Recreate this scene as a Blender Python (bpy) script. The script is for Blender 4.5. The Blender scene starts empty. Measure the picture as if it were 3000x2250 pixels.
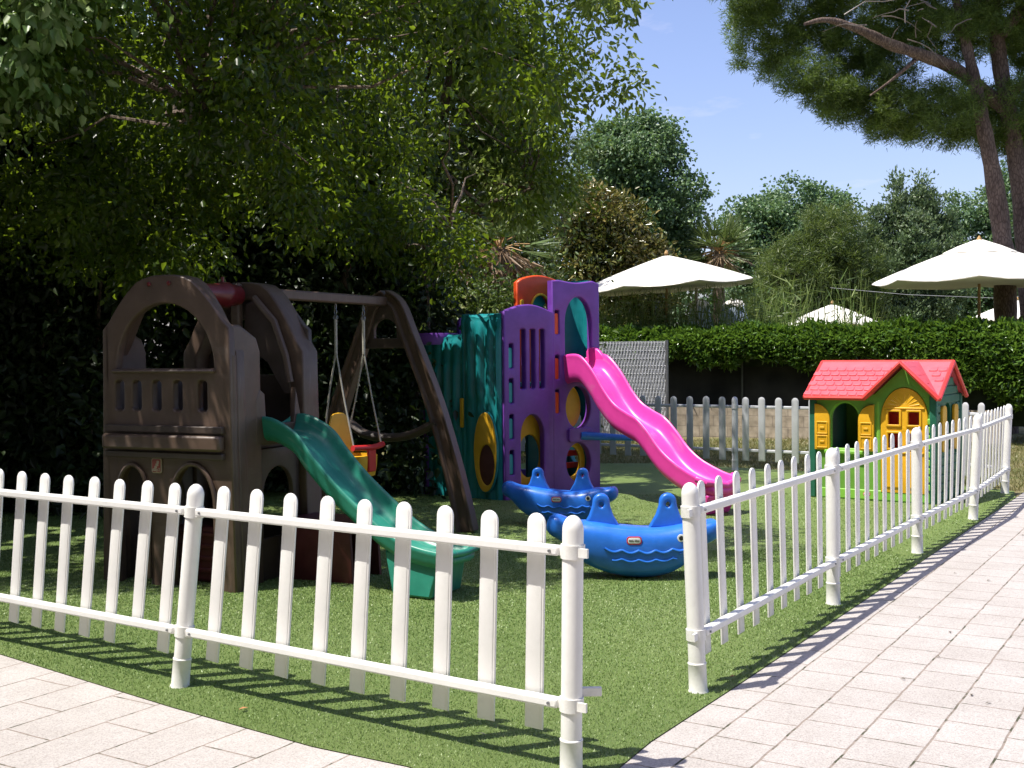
import bpy, math, random
import numpy as np
from mathutils import Vector, Matrix
C = bpy.context.scene.collection
PI = math.pi
random.seed(7)
RNG = np.random.default_rng(11)

# ------------------------------------------------------------------ camera
cam_d = bpy.data.cameras.new('camera'); cam = bpy.data.objects.new('camera', cam_d); C.objects.link(cam)
cam_d.sensor_width = 36; cam_d.lens = 40.87; cam_d.clip_start = .05; cam_d.clip_end = 3000
cam.matrix_world = Matrix.Translation((0, 0, 1.6)) @ Matrix.Rotation(math.radians(90-1.54), 4, 'X') @ Matrix.Rotation(math.radians(-0.54), 4, 'Z')
bpy.context.scene.camera = cam

# ------------------------------------------------------------------ materials
MATS = {}
def nmat(name):
    m = bpy.data.materials.new(name); m.use_nodes = True
    nt = m.node_tree; b = nt.nodes['Principled BSDF']; return m, nt, b
def N(nt, t, **kw):
    n = nt.nodes.new(t)
    for k, v in kw.items():
        if k in n.inputs: n.inputs[k].default_value = v
        else: setattr(n, k, v)
    return n
def ramp(nt, fac, stops):
    r = nt.nodes.new('ShaderNodeValToRGB'); cr = r.color_ramp
    while len(cr.elements) < len(stops): cr.elements.new(.5)
    for e, (p, c) in zip(cr.elements, stops): e.position = p; e.color = (*c, 1)
    nt.links.new(fac, r.inputs[0]); return r.outputs[0]
def mix(nt, fac, a, b, mode='MIX'):
    n = nt.nodes.new('ShaderNodeMix'); n.data_type = 'RGBA'; n.blend_type = mode
    for i, x in ((0, fac), (6, a), (7, b)):
        if hasattr(x, 'links') or isinstance(x, bpy.types.NodeSocket): nt.links.new(x, n.inputs[i])
        else: n.inputs[i].default_value = x if i == 0 else (*x, 1)
    return n.outputs[2]
def plastic(name, col, rough=.38, var=.25, bump=.15, scale=6, dirt=.12, spec=.5):
    """moulded plastic: slight fading, dust in patches, tiny orange peel"""
    if name in MATS: return MATS[name]
    m, nt, b = nmat(name); L = nt.links
    tc = N(nt, 'ShaderNodeTexCoord')
    n1 = N(nt, 'ShaderNodeTexNoise', Scale=scale, Detail=4.0, Roughness=.6); L.new(tc.outputs['Object'], n1.inputs['Vector'])
    n2 = N(nt, 'ShaderNodeTexNoise', Scale=scale*6, Detail=5.0, Roughness=.7); L.new(tc.outputs['Object'], n2.inputs['Vector'])
    c2 = tuple(min(1, x*(1-var)) for x in col); c3 = tuple(min(1, x*(1+var*.5)+.01) for x in col)
    c = ramp(nt, n1.outputs[0], [(.3, c2), (.7, c3)])
    dust = tuple(.55*x+.12 for x in col)
    f = N(nt, 'ShaderNodeMapRange'); f.inputs[1].default_value = .55; f.inputs[2].default_value = .8; f.inputs[4].default_value = dirt
    L.new(n2.outputs[0], f.inputs[0])
    L.new(mix(nt, f.outputs[0], c, dust), b.inputs['Base Color'])
    r = N(nt, 'ShaderNodeMapRange'); r.inputs[3].default_value = rough-.07; r.inputs[4].default_value = rough+.18
    L.new(n2.outputs[0], r.inputs[0]); L.new(r.outputs[0], b.inputs['Roughness'])
    n3 = N(nt, 'ShaderNodeTexNoise', Scale=90.0, Detail=2.0); L.new(tc.outputs['Object'], n3.inputs['Vector'])
    bp = N(nt, 'ShaderNodeBump', Strength=bump, Distance=.002); L.new(n3.outputs[0], bp.inputs['Height']); L.new(bp.outputs[0], b.inputs['Normal'])
    b.inputs['Specular IOR Level'].default_value = spec
    MATS[name] = m; return m
def scuffs(m, amount=.35):
    """fine rubbed streaks and dust along the slide direction"""
    nt = m.node_tree; L = nt.links; b = nt.nodes['Principled BSDF']; src = b.inputs['Base Color'].links[0].from_socket; tc = N(nt, 'ShaderNodeTexCoord')
    mp = N(nt, 'ShaderNodeMapping'); mp.inputs['Scale'].default_value = (1.5, 60, 4); L.new(tc.outputs['Object'], mp.inputs[0])
    n = N(nt, 'ShaderNodeTexNoise', Scale=1.0, Detail=5.0, Roughness=.65); L.new(mp.outputs[0], n.inputs['Vector'])
    k = N(nt, 'ShaderNodeMapRange'); k.inputs[1].default_value = .56; k.inputs[2].default_value = .74; k.inputs[4].default_value = amount; L.new(n.outputs[0], k.inputs[0])
    L.new(mix(nt, k.outputs[0], src, (.55, .52, .50)), b.inputs['Base Color'])
def leafmat(name, cols, trans=(.20, .34, .03), tf=.3, rough=.42, spec=.5, nscale=.9):
    m, nt, b = nmat(name); L = nt.links
    g = N(nt, 'ShaderNodeNewGeometry'); tc = N(nt, 'ShaderNodeTexCoord')
    n = N(nt, 'ShaderNodeTexNoise', Scale=nscale, Detail=3.0); L.new(tc.outputs['Object'], n.inputs['Vector'])
    add = N(nt, 'ShaderNodeMath', operation='MULTIPLY_ADD'); L.new(g.outputs['Random Per Island'], add.inputs[0]); add.inputs[1].default_value = .6
    mm = N(nt, 'ShaderNodeMath', operation='MULTIPLY_ADD'); L.new(n.outputs[0], mm.inputs[0]); mm.inputs[1].default_value = 1.1; mm.inputs[2].default_value = -.35
    L.new(mm.outputs[0], add.inputs[2])
    k = len(cols)
    c = ramp(nt, add.outputs[0], [(i/(k-1)*.9+.05, q) for i, q in enumerate(cols)])
    L.new(c, b.inputs['Base Color']); b.inputs['Roughness'].default_value = rough; b.inputs['Specular IOR Level'].default_value = spec
    t = N(nt, 'ShaderNodeBsdfTranslucent'); L.new(mix(nt, .5, c, trans), t.inputs['Color'])
    ms = N(nt, 'ShaderNodeMixShader'); ms.inputs[0].default_value = tf
    L.new(b.outputs[0], ms.inputs[1]); L.new(t.outputs[0], ms.inputs[2]); L.new(ms.outputs[0], nt.nodes['Material Output'].inputs['Surface'])
    return m
def bark(name, c1, c2, sc=6):
    m, nt, b = nmat(name); L = nt.links
    tc = N(nt, 'ShaderNodeTexCoord'); mp = N(nt, 'ShaderNodeMapping'); mp.inputs['Scale'].default_value = (1, 1, .35); L.new(tc.outputs['Object'], mp.inputs[0])
    v = N(nt, 'ShaderNodeTexVoronoi', Scale=sc*4.5, feature='DISTANCE_TO_EDGE'); L.new(mp.outputs[0], v.inputs['Vector'])
    n = N(nt, 'ShaderNodeTexNoise', Scale=float(sc), Detail=6.0, Roughness=.7); L.new(mp.outputs[0], n.inputs['Vector'])
    c = ramp(nt, n.outputs[0], [(.3, c1), (.7, c2)])
    e = ramp(nt, v.outputs[0], [(0, (.45, .42, .4)), (.18, (1, 1, 1))])
    L.new(mix(nt, 1.0, c, e, 'MULTIPLY'), b.inputs['Base Color']); b.inputs['Roughness'].default_value = .9
    bp = N(nt, 'ShaderNodeBump', Strength=.8, Distance=.03); L.new(v.outputs[0], bp.inputs['Height']); L.new(bp.outputs[0], b.inputs['Normal'])
    return m

WHITE = plastic('white_pvc', (.80, .79, .76), rough=.35, var=.07, dirt=.35, scale=3)
def grime(m):
    nt = m.node_tree; L = nt.links; b = nt.nodes['Principled BSDF']; src = b.inputs['Base Color'].links[0].from_socket; tc = N(nt, 'ShaderNodeTexCoord'); sp = N(nt, 'ShaderNodeSeparateXYZ'); L.new(tc.outputs['Object'], sp.inputs[0])
    n = N(nt, 'ShaderNodeTexNoise', Scale=14.0, Detail=5.0, Roughness=.7); L.new(tc.outputs['Object'], n.inputs['Vector'])
    h = N(nt, 'ShaderNodeMapRange'); h.inputs[1].default_value = 0; h.inputs[2].default_value = .20; h.inputs[3].default_value = .28; h.inputs[4].default_value = .06; L.new(sp.outputs[2], h.inputs[0])
    k = N(nt, 'ShaderNodeMapRange'); k.inputs[1].default_value = .42; k.inputs[2].default_value = .72; L.new(n.outputs[0], k.inputs[0])
    mu = N(nt, 'ShaderNodeMath', operation='MULTIPLY'); L.new(h.outputs[0], mu.inputs[0]); L.new(k.outputs[0], mu.inputs[1])
    L.new(mix(nt, mu.outputs[0], src, (.33, .31, .22)), b.inputs['Base Color'])
grime(WHITE)
GREYW = plastic('shaded_pvc', (.52, .53, .55), rough=.5, var=.15, dirt=.4, scale=5)  # back fence plastic: the shade on it is put into the grey
TAUPE = plastic('taupe_plastic', (.098, .060, .041), rough=.40, var=.2)
TAUPE_D = plastic('dark_taupe_plastic', (.066, .044, .034), rough=.42, var=.2)
REDP = plastic('dark_red_plastic', (.15, .010, .014), rough=.3)
MAROON = plastic('maroon_plastic', (.09, .012, .012), rough=.45)
RED = plastic('red_plastic', (.62, .02, .02), rough=.35)
GREEN_S = plastic('green_slide_plastic', (.022, .235, .165), rough=.3, var=.18)
TEAL = plastic('teal_plastic', (.008, .235, .255), rough=.3, var=.18)
TEALL = plastic('light_teal_plastic', (.03, .42, .44), rough=.35)
PURP = plastic('purple_plastic', (.19, .055, .40), rough=.33, var=.15)
ORNG = plastic('orange_plastic', (.80, .085, .012), rough=.32, var=.15)
PINK = plastic('pink_plastic', (.84, .06, .40), rough=.28, var=.06, dirt=.03)
BLUE = plastic('blue_plastic', (.018, .165, .68), rough=.28, var=.2, dirt=.15)
YEL = plastic('yellow_plastic', (.78, .42, .012), rough=.38, var=.12)
LIME = plastic('lime_plastic', (.22, .50, .055), rough=.42, var=.15)
LIMED = plastic('shaded_lime_plastic', (.15, .36, .045), rough=.42, var=.15)  # lime plastic darkened, with the shade of the eaves in its colour
DKG = plastic('dark_green_plastic', (.012, .13, .075), rough=.42)
ROOFP = plastic('coral_red_plastic', (.72, .10, .13), rough=.40, var=.15, dirt=.3, scale=9)
ROOFE = plastic('roof_edge_plastic', (.75, .045, .04), rough=.35)
BLACKP = plastic('black_plastic', (.012, .012, .012), rough=.3)
WHP = plastic('white_plastic', (.8, .8, .8), rough=.4, var=.03)
ROPE = plastic('rope', (.50, .47, .40), rough=.8, var=.2, scale=60)
METAL = plastic('dull_metal', (.30, .30, .31), rough=.35); METAL.node_tree.nodes['Principled BSDF'].inputs['Metallic'].default_value = .8
WOOD = plastic('pole_wood', (.42, .25, .09), rough=.6, var=.3, scale=12)
CANVAS = plastic('canvas', (.80, .77, .70), rough=.8, var=.05, scale=2, dirt=.2, spec=.2)
PALEBLUE = plastic('pale_blue_cloth', (.50, .60, .74), rough=.8, var=.1, spec=.2)

scuffs(PINK, .22); scuffs(GREEN_S, .22); scuffs(BLUE, .12); scuffs(TAUPE, .10)
# ------------------------------------------------------------------ mesh helpers
def link(name, mesh, parent=None, label=None):
    o = bpy.data.objects.new(name, mesh); C.objects.link(o)
    if parent: o.parent = parent
    if label: o['label'] = label
    return o
def tag(o, label=None, cat=None, group=None, kind=None):
    if label: o['label'] = label
    if cat: o['category'] = cat
    if group: o['group'] = group
    if kind: o['kind'] = kind
    return o
def thing(name, label, cat, loc=(0, 0, 0), X=None, group=None):
    """Empty at the thing's base; X = direction of its local x axis on the ground"""
    o = bpy.data.objects.new(name, None); o.empty_display_size = .2; C.objects.link(o)
    o.location = loc if len(loc) == 3 else (*loc, 0)
    if X is not None: o.rotation_euler = (0, 0, math.atan2(X[1], X[0]))
    return tag(o, label, cat, group)
def np_mesh(name, V, F, mat, smooth=False):
    V = np.asarray(V, np.float32); F = np.asarray(F, np.int32); k = F.shape[1]
    me = bpy.data.meshes.new(name); me.vertices.add(len(V)); me.vertices.foreach_set('co', V.ravel())
    me.loops.add(F.size); me.loops.foreach_set('vertex_index', F.ravel())
    me.polygons.add(len(F)); me.polygons.foreach_set('loop_start', np.arange(0, F.size, k, dtype=np.int32))
    me.polygons.foreach_set('loop_total', np.full(len(F), k, np.int32))
    me.update(calc_edges=True)
    if smooth: me.polygons.foreach_set('use_smooth', np.ones(len(F), bool))
    me.materials.append(mat); return me
class MB:
    def __init__(s): s.v = []; s.f = []
    def add(s, vs, fs):
        b = len(s.v); s.v += [tuple(p) for p in vs]; s.f += [tuple(i+b for i in q) for q in fs]; return s
    def box(s, c, size, R=None):
        x, y, z = (a/2 for a in size); vs = [Vector((i*x, j*y, k*z)) for k in (-1, 1) for j in (-1, 1) for i in (-1, 1)]
        if R is not None: vs = [R @ p for p in vs]
        c = Vector(c)
        return s.add([p+c for p in vs], [(0, 2, 3, 1), (4, 5, 7, 6), (0, 1, 5, 4), (2, 6, 7, 3), (0, 4, 6, 2), (1, 3, 7, 5)])
    def tube(s, pts, r, n=10, cap=True, flat=1.0):
        pts = [Vector(p) for p in pts]; m = len(pts); rs = r if hasattr(r, '__len__') else [r]*m
        vs = []; fs = []; ref = None
        for i, p in enumerate(pts):
            d = (pts[min(i+1, m-1)]-pts[max(i-1, 0)]).normalized()
            if ref is None: ref = Vector((0, 0, 1)) if abs(d.z) < .9 else Vector((1, 0, 0))
            a = d.cross(ref).normalized(); b = a.cross(d).normalized(); ref = b
            for k in range(n):
                t = 2*PI*k/n; vs.append(p+a*math.cos(t)*rs[i]+b*math.sin(t)*rs[i]*flat)
        for i in range(m-1):
            for k in range(n):
                fs.append((i*n+k, i*n+(k+1) % n, (i+1)*n+(k+1) % n, (i+1)*n+k))
        if cap: fs.append(tuple(range(n))[::-1]); fs.append(tuple((m-1)*n+k for k in range(n)))
        return s.add(vs, fs)
    def lathe(s, prof, n=20, M=None, cap=True):
        vs = []; fs = []; m = len(prof)
        for r, z in prof:
            for k in range(n):
                t = 2*PI*k/n; p = Vector((r*math.cos(t), r*math.sin(t), z)); vs.append(M @ p if M else p)
        for i in range(m-1):
            for k in range(n): fs.append((i*n+k, i*n+(k+1) % n, (i+1)*n+(k+1) % n, (i+1)*n+k))
        if cap: fs.append(tuple(range(n))[::-1]); fs.append(tuple((m-1)*n+k for k in range(n)))
        return s.add(vs, fs)
    def grid(s, P):
        """P[i][j] points, closed in j"""
        m = len(P); n = len(P[0]); vs = [p for row in P for p in row]; fs = []
        for i in range(m-1):
            for k in range(n): fs.append((i*n+k, (i+1)*n+k, (i+1)*n+(k+1) % n, i*n+(k+1) % n))
        fs.append(tuple(range(n))); fs.append(tuple((m-1)*n+k for k in range(n))[::-1])
        return s.add(vs, fs)
    def build(s, name, mat, parent=None, bevel=0, seg=2, smooth=True, angle=40, label=None, sub=0):
        me = bpy.data.meshes.new(name); me.from_pydata(s.v, [], s.f); me.validate()
        me.materials.append(mat)
        import bmesh
        bm = bmesh.new(); bm.from_mesh(me); bmesh.ops.recalc_face_normals(bm, faces=bm.faces); bm.to_mesh(me); bm.free()
        if smooth: me.shade_smooth(); me.set_sharp_from_angle(angle=math.radians(angle if not bevel else 60))
        o = link(name, me, parent, label)
        if bevel:
            md = o.modifiers.new('bevel', 'BEVEL'); md.width = bevel; md.segments = seg; md.limit_method = 'ANGLE'; md.angle_limit = math.radians(35)
        if sub: md = o.modifiers.new('sub', 'SUBSURF'); md.levels = md.render_levels = sub
        return o
def plate_mesh(name, outline, holes, thick, mat, bevel=.006, res=2):
    """flat plate with holes, in the local XZ plane, thickness along Y (centred)"""
    cu = bpy.data.curves.new(name, 'CURVE'); cu.dimensions = '2D'; cu.fill_mode = 'BOTH'
    cu.extrude = max(thick/2-bevel, .0005); cu.bevel_depth = bevel; cu.bevel_resolution = res
    def area(p): return sum(a[0]*b[1]-b[0]*a[1] for a, b in zip(p, p[1:]+p[:1]))
    for i, ps in enumerate([outline]+list(holes)):
        ps = [tuple(p) for p in ps]
        if i:
            xs = [p[0] for p in ps]; zs = [p[1] for p in ps]; cx, cz = (min(xs)+max(xs))/2, (min(zs)+max(zs))/2
            fx = 1+2*bevel/(max(xs)-min(xs)); fz = 1+2*bevel/(max(zs)-min(zs)); ps = [(cx+(x-cx)*fx, cz+(z-cz)*fz) for x, z in ps]
        if (area(ps) > 0) != (i == 0): ps = ps[::-1]
        sp = cu.splines.new('POLY'); sp.points.add(len(ps)-1); sp.use_cyclic_u = True
        for q, p in zip(sp.points, ps): q.co = (p[0], p[1], 0, 1)
    o = bpy.data.objects.new('tmp', cu); me = bpy.data.meshes.new_from_object(o)
    bpy.data.objects.remove(o); bpy.data.curves.remove(cu)
    me.transform(Matrix(((1, 0, 0, 0), (0, 0, -1, 0), (0, 1, 0, 0), (0, 0, 0, 1))))
    me.name = name; me.materials.clear(); me.materials.append(mat)
    import bmesh
    bm = bmesh.new(); bm.from_mesh(me); bmesh.ops.remove_doubles(bm, verts=bm.verts, dist=1e-5); bm.to_mesh(me); bm.free()
    me.shade_smooth(); me.set_sharp_from_angle(angle=math.radians(50))
    return me
def plate(name, outline, holes, thick, mat, parent=None, at=(0, 0, 0), bevel=.006, X=None, label=None, res=2):
    o = link(name, plate_mesh(name, outline, holes, thick, mat, bevel, res), parent, label); o.location = at
    if X is not None: o.rotation_euler = (0, 0, math.atan2(X[1], X[0]))
    return o
def rrect(x0, z0, x1, z1, r, n=5):
    r = min(r, (x1-x0)/2-1e-4, (z1-z0)/2-1e-4); out = []
    for cx, cz, a in ((x1-r, z0+r, -PI/2), (x1-r, z1-r, 0), (x0+r, z1-r, PI/2), (x0+r, z0+r, PI)):
        for k in range(n+1): t = a+k*PI/2/n; out.append((cx+r*math.cos(t), cz+r*math.sin(t)))
    return out
def ell(cx, cz, a, b, n=28): return [(cx+a*math.cos(2*PI*k/n), cz+b*math.sin(2*PI*k/n)) for k in range(n)]
def arch(x0, z0, x1, zs, zt, n=14):
    """opening with a rounded top: base z0, springing zs, crown zt"""
    c = (x0+x1)/2; a = (x1-x0)/2
    return [(x0, z0), (x1, z0)]+[(c+a*math.cos(PI*k/n), zs+(zt-zs)*math.sin(PI*k/n)) for k in range(n+1)]
def smooth_path(pts, k=6):
    out = []; P = [Vector(p) for p in pts]; m = len(P)
    for i in range(m-1):
        p0, p1, p2, p3 = P[max(i-1, 0)], P[i], P[i+1], P[min(i+2, m-1)]
        for j in range(k):
            t = j/k; out.append(.5*((2*p1)+(p2-p0)*t+(2*p0-5*p1+4*p2-p3)*t*t+(3*p1-p0-3*p2+p3)*t**3))
    out.append(P[-1]); return out
def text_mesh(s, size, mat, depth=.001):
    cu = bpy.data.curves.new('lettering', 'FONT'); cu.body = s; cu.size = size; cu.align_x = 'CENTER'; cu.align_y = 'CENTER'; cu.extrude = depth; cu.resolution_u = 3; cu.offset = size*.015
    o = bpy.data.objects.new('tmp', cu); me = bpy.data.meshes.new_from_object(o); bpy.data.objects.remove(o)
    me.transform(Matrix(((1, 0, 0, 0), (0, 0, -1, 0), (0, 1, 0, 0), (0, 0, 0, 1)))); me.materials.clear(); me.materials.append(mat); return me

# ------------------------------------------------------------------ foliage helpers
def unit(a): return a/np.maximum(np.linalg.norm(a, axis=1, keepdims=True), 1e-6)
def leaves(name, P, D, L, W, mat, parent, rng, fold=.25, narrow=False, flat=0.0, label=None):
    """P positions, D axis directions, L lengths, W widths: one folded blade per point"""
    n = len(P); D = unit(D); L = L[:, None]; W = W[:, None]
    R = rng.normal(size=(n, 3)); R[:, 2] += flat
    side = unit(np.cross(D, R)); nor = np.cross(side, D)
    if narrow:
        V = np.stack([P-side*W*.5, P+side*W*.5, P+D*L+side*W*.12, P+D*L-side*W*.12], 1).reshape(-1, 3)
        F = np.arange(n*4).reshape(-1, 4)
    else:
        up = nor*W*fold; cv = -nor*L*.12
        V = np.stack([P, P+D*L*.3-side*W*.5+up, P+D*L*.68-side*W*.36+up+cv*.4, P+D*L+cv, P+D*L*.68+side*W*.36+up+cv*.4, P+D*L*.3+side*W*.5+up], 1).reshape(-1, 3)
        i = np.arange(n)[:, None]*6
        F = np.concatenate([i+np.array([[0, 1, 2, 3]]), i+np.array([[0, 3, 4, 5]])])
    return link(name, np_mesh(name, V, F, mat), parent, label)
def clumps_to_leaves(cent, per, cr, L, W, droop, rng, axis_bias=None):
    n = len(cent); per = int(per); idx = np.repeat(np.arange(n), per)
    cs = cr*rng.uniform(.6, 1.35, size=(n, 1))
    off = rng.normal(size=(n*per, 3))*cs[idx]*.55; off[:, 2] *= .8
    P = cent[idx]+off
    D = unit(off)+rng.normal(size=off.shape)*.6; D[:, 2] -= droop
    if axis_bias is not None: D += axis_bias
    k = rng.uniform(.65, 1.25, size=n*per)
    return P, D, L*k, W*k*rng.uniform(.8, 1.2, size=n*per)
def blob_clumps(blobs, n, rng, shell=.55):
    B = np.array(blobs, float); w = (B[:, 3]*B[:, 4]*B[:, 5])**.67; w /= w.sum()
    k = rng.choice(len(B), size=n, p=w); d = unit(rng.normal(size=(n, 3)))
    r = 1-shell*rng.random(n)**1.6; r *= 1+.10*rng.normal(size=n)
    return B[k, :3]+d*B[k, 3:]*r[:, None]
def limb(mb, a, b, r0, r1, rng, sag=.12, n=7):
    a = np.array(a, float); b = np.array(b, float); d = np.linalg.norm(b-a)
    j = rng.normal(size=(n, 3))*d*.035; j[0] = 0; j[-1] = 0
    pts = [a+(b-a)*t+np.array([0, 0, sag*d*math.sin(PI*t)])+j[i] for i, t in enumerate(np.linspace(0, 1, n))]
    mb.tube(pts, [r0+(r1-r0)*t for t in np.linspace(0, 1, n)], 8 if r0 > .04 else 5)
    return pts
KX, KY = .4287, .155
def gap_list():
    rg = random.Random(17); g = []
    T = [(-1.95, 7.82, 1.75, .07, .16), (-1.93, 7.8, 1.25, .06, .10), (-1.98, 7.8, .95, .05, .14), (-1.9, 7.8, .55, .07, .10), (-2.2, 7.95, 2.1, .12, .05), (-2.35, 8.0, 1.5, .04, .05), (-1.55, 8.5, 1.8, .10, .12), (-1.45, 8.45, 1.5, .08, .10), (-1.6, 8.5, 2.05, .10, .06),
         (-1.3, 8.2, 1.0, .15, .05), (-.9, 7.9, .7, .12, .10), (-.5, 7.6, .4, .25, .12), (-.35, 12.75, 1.95, .07, .10), (-.75, 13.05, 1.75, .07, .09), (-.25, 12.65, 1.2, .05, .09), (.8, 13.1, 2.25, .16, .14), (.3, 13.4, 2.3, .30, .22), (-1.75, 7.95, 1.9, .10, .10), (-1.5, 8.45, 1.2, .08, .20), (.45, 12.9, 1.5, .05, .05), (-.6, 9.9, 2.1, .08, .08), (-1.3, 9.9, .9, .10, .10)]
    for x, y, z, a, b in T: g.append((x+KX*z, y+KY*z, a, b, 2.4))
    for k in range(110):
        g.append((rg.uniform(-6, 2.2), rg.uniform(8.0, 14.5), rg.uniform(.02, .11), rg.uniform(.02, .09), 2.4))
    g.append((-1.93, 8.6, .95, .42, 4.5))      # light reaching the boughs at the top left
    for k in range(30): g.append((rg.uniform(-2.2, 2.4), rg.uniform(9.8, 16), rg.uniform(.2, .5), rg.uniform(.2, .45), rg.uniform(3.5, 4.8)))
    for k in range(18): g.append((rg.uniform(-3, 1.5), rg.uniform(9.2, 15), rg.uniform(.12, .35), rg.uniform(.10, .25), rg.uniform(3.4, 5.0)))
    return g
def sun_gaps(P, D, l, w, rng):
    X = P[:, 0]+KX*P[:, 2]; Y = P[:, 1]+KY*P[:, 2]; keep = np.ones(len(P), bool)
    for cx, cy, a, b, z0 in gap_list():
        q = ((X-cx)/(a*1.25+.05))**2+((Y-cy)/(b*1.25+.05))**2; keep &= ~((q < 1+.25*rng.normal(size=len(P))) & (P[:, 2] > z0))
    return P[keep], D[keep], l[keep], w[keep]
def tree(name, label, base, blobs, ncl, per, cr, L, W, leafm, barkm, trunk_r=.15, seed=1, droop=.5, narrow=False, group=None, shell=.55, fold=.25, flat=0, cent=None, cat='tree', trunk_top=None, twigs=40, bias=None, gaps=False):
    rng = np.random.default_rng(seed); t = thing(name, label, cat, base, group=group)
    b = np.array([base[0], base[1], 0.]); 
    if cent is None: cent = blob_clumps(blobs, ncl, rng, shell)
    P, D, l, w = clumps_to_leaves(cent, per, cr, L, W, droop, rng, bias)
    if gaps: P, D, l, w = sun_gaps(P, D, l, w, rng)
    mb = MB(); tt = np.array(trunk_top if trunk_top is not None else [base[0], base[1], np.mean([q[2] for q in blobs])*.8], float)
    pts = limb(mb, (0, 0, -.05), tt-b, trunk_r, trunk_r*.6, rng, 0, 9)
    for q in blobs:
        limb(mb, pts[rng.integers(5, 9)], np.array(q[:3])-b, trunk_r*.45, trunk_r*.12, rng, .1)
    for i in rng.choice(len(cent), min(twigs, len(cent)), replace=False):
        q = min(blobs, key=lambda q: sum((cent[i][k]-q[k])**2 for k in range(3)))
        limb(mb, np.array(q[:3])-b, cent[i]-b, trunk_r*.10+.006, .004, rng, .08, 5)
    mb.build('trunk', barkm, t)
    leaves('crown', P-b, D, l, w, leafm, t, rng, fold=fold, narrow=narrow, flat=flat)
    return t

BARK = bark('brown_bark', (.10, .07, .05), (.22, .17, .13))
PINEB = bark('pine_bark', (.085, .055, .045), (.25, .18, .14), 5)
# ------------------------------------------------------------------ ground
def ground_mat():
    m, nt, b = nmat('dry_lawn'); L = nt.links; tc = N(nt, 'ShaderNodeTexCoord')
    n1 = N(nt, 'ShaderNodeTexNoise', Scale=1.3, Detail=6.0, Roughness=.65); n2 = N(nt, 'ShaderNodeTexNoise', Scale=45.0, Detail=5.0, Roughness=.7)
    for n in (n1, n2): L.new(tc.outputs['Object'], n.inputs['Vector'])
    a = ramp(nt, n1.outputs[0], [(.35, (.10, .14, .035)), (.5, (.21, .20, .08)), (.68, (.33, .27, .15))])
    c = ramp(nt, n2.outputs[0], [(.3, (.35, .35, .3)), (.7, (1.3, 1.3, 1.2))])
    L.new(mix(nt, 1.0, a, c, 'MULTIPLY'), b.inputs['Base Color']); b.inputs['Roughness'].default_value = .95
    bp = N(nt, 'ShaderNodeBump', Strength=.9, Distance=.03); L.new(n2.outputs[0], bp.inputs['Height']); L.new(bp.outputs[0], b.inputs['Normal'])
    return m
def turf_mat():
    m, nt, b = nmat('turf_backing'); L = nt.links; tc = N(nt, 'ShaderNodeTexCoord')
    n1 = N(nt, 'ShaderNodeTexNoise', Scale=.9, Detail=4.0); n2 = N(nt, 'ShaderNodeTexNoise', Scale=170.0, Detail=4.0, Roughness=.8)
    for n in (n1, n2): L.new(tc.outputs['Object'], n.inputs['Vector'])
    a = ramp(nt, n1.outputs[0], [(.3, (.16, .24, .055)), (.7, (.22, .30, .085))])
    c = ramp(nt, n2.outputs[0], [(.3, (.35, .4, .3)), (.55, (1, 1, 1)), (.75, (1.9, 1.8, 1.6))])
    L.new(mix(nt, 1.0, a, c, 'MULTIPLY'), b.inputs['Base Color']); b.inputs['Roughness'].default_value = .6
    bp = N(nt, 'ShaderNodeBump', Strength=1.0, Distance=.012); L.new(n2.outputs[0], bp.inputs['Height']); L.new(bp.outputs[0], b.inputs['Normal'])
    return m
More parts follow.
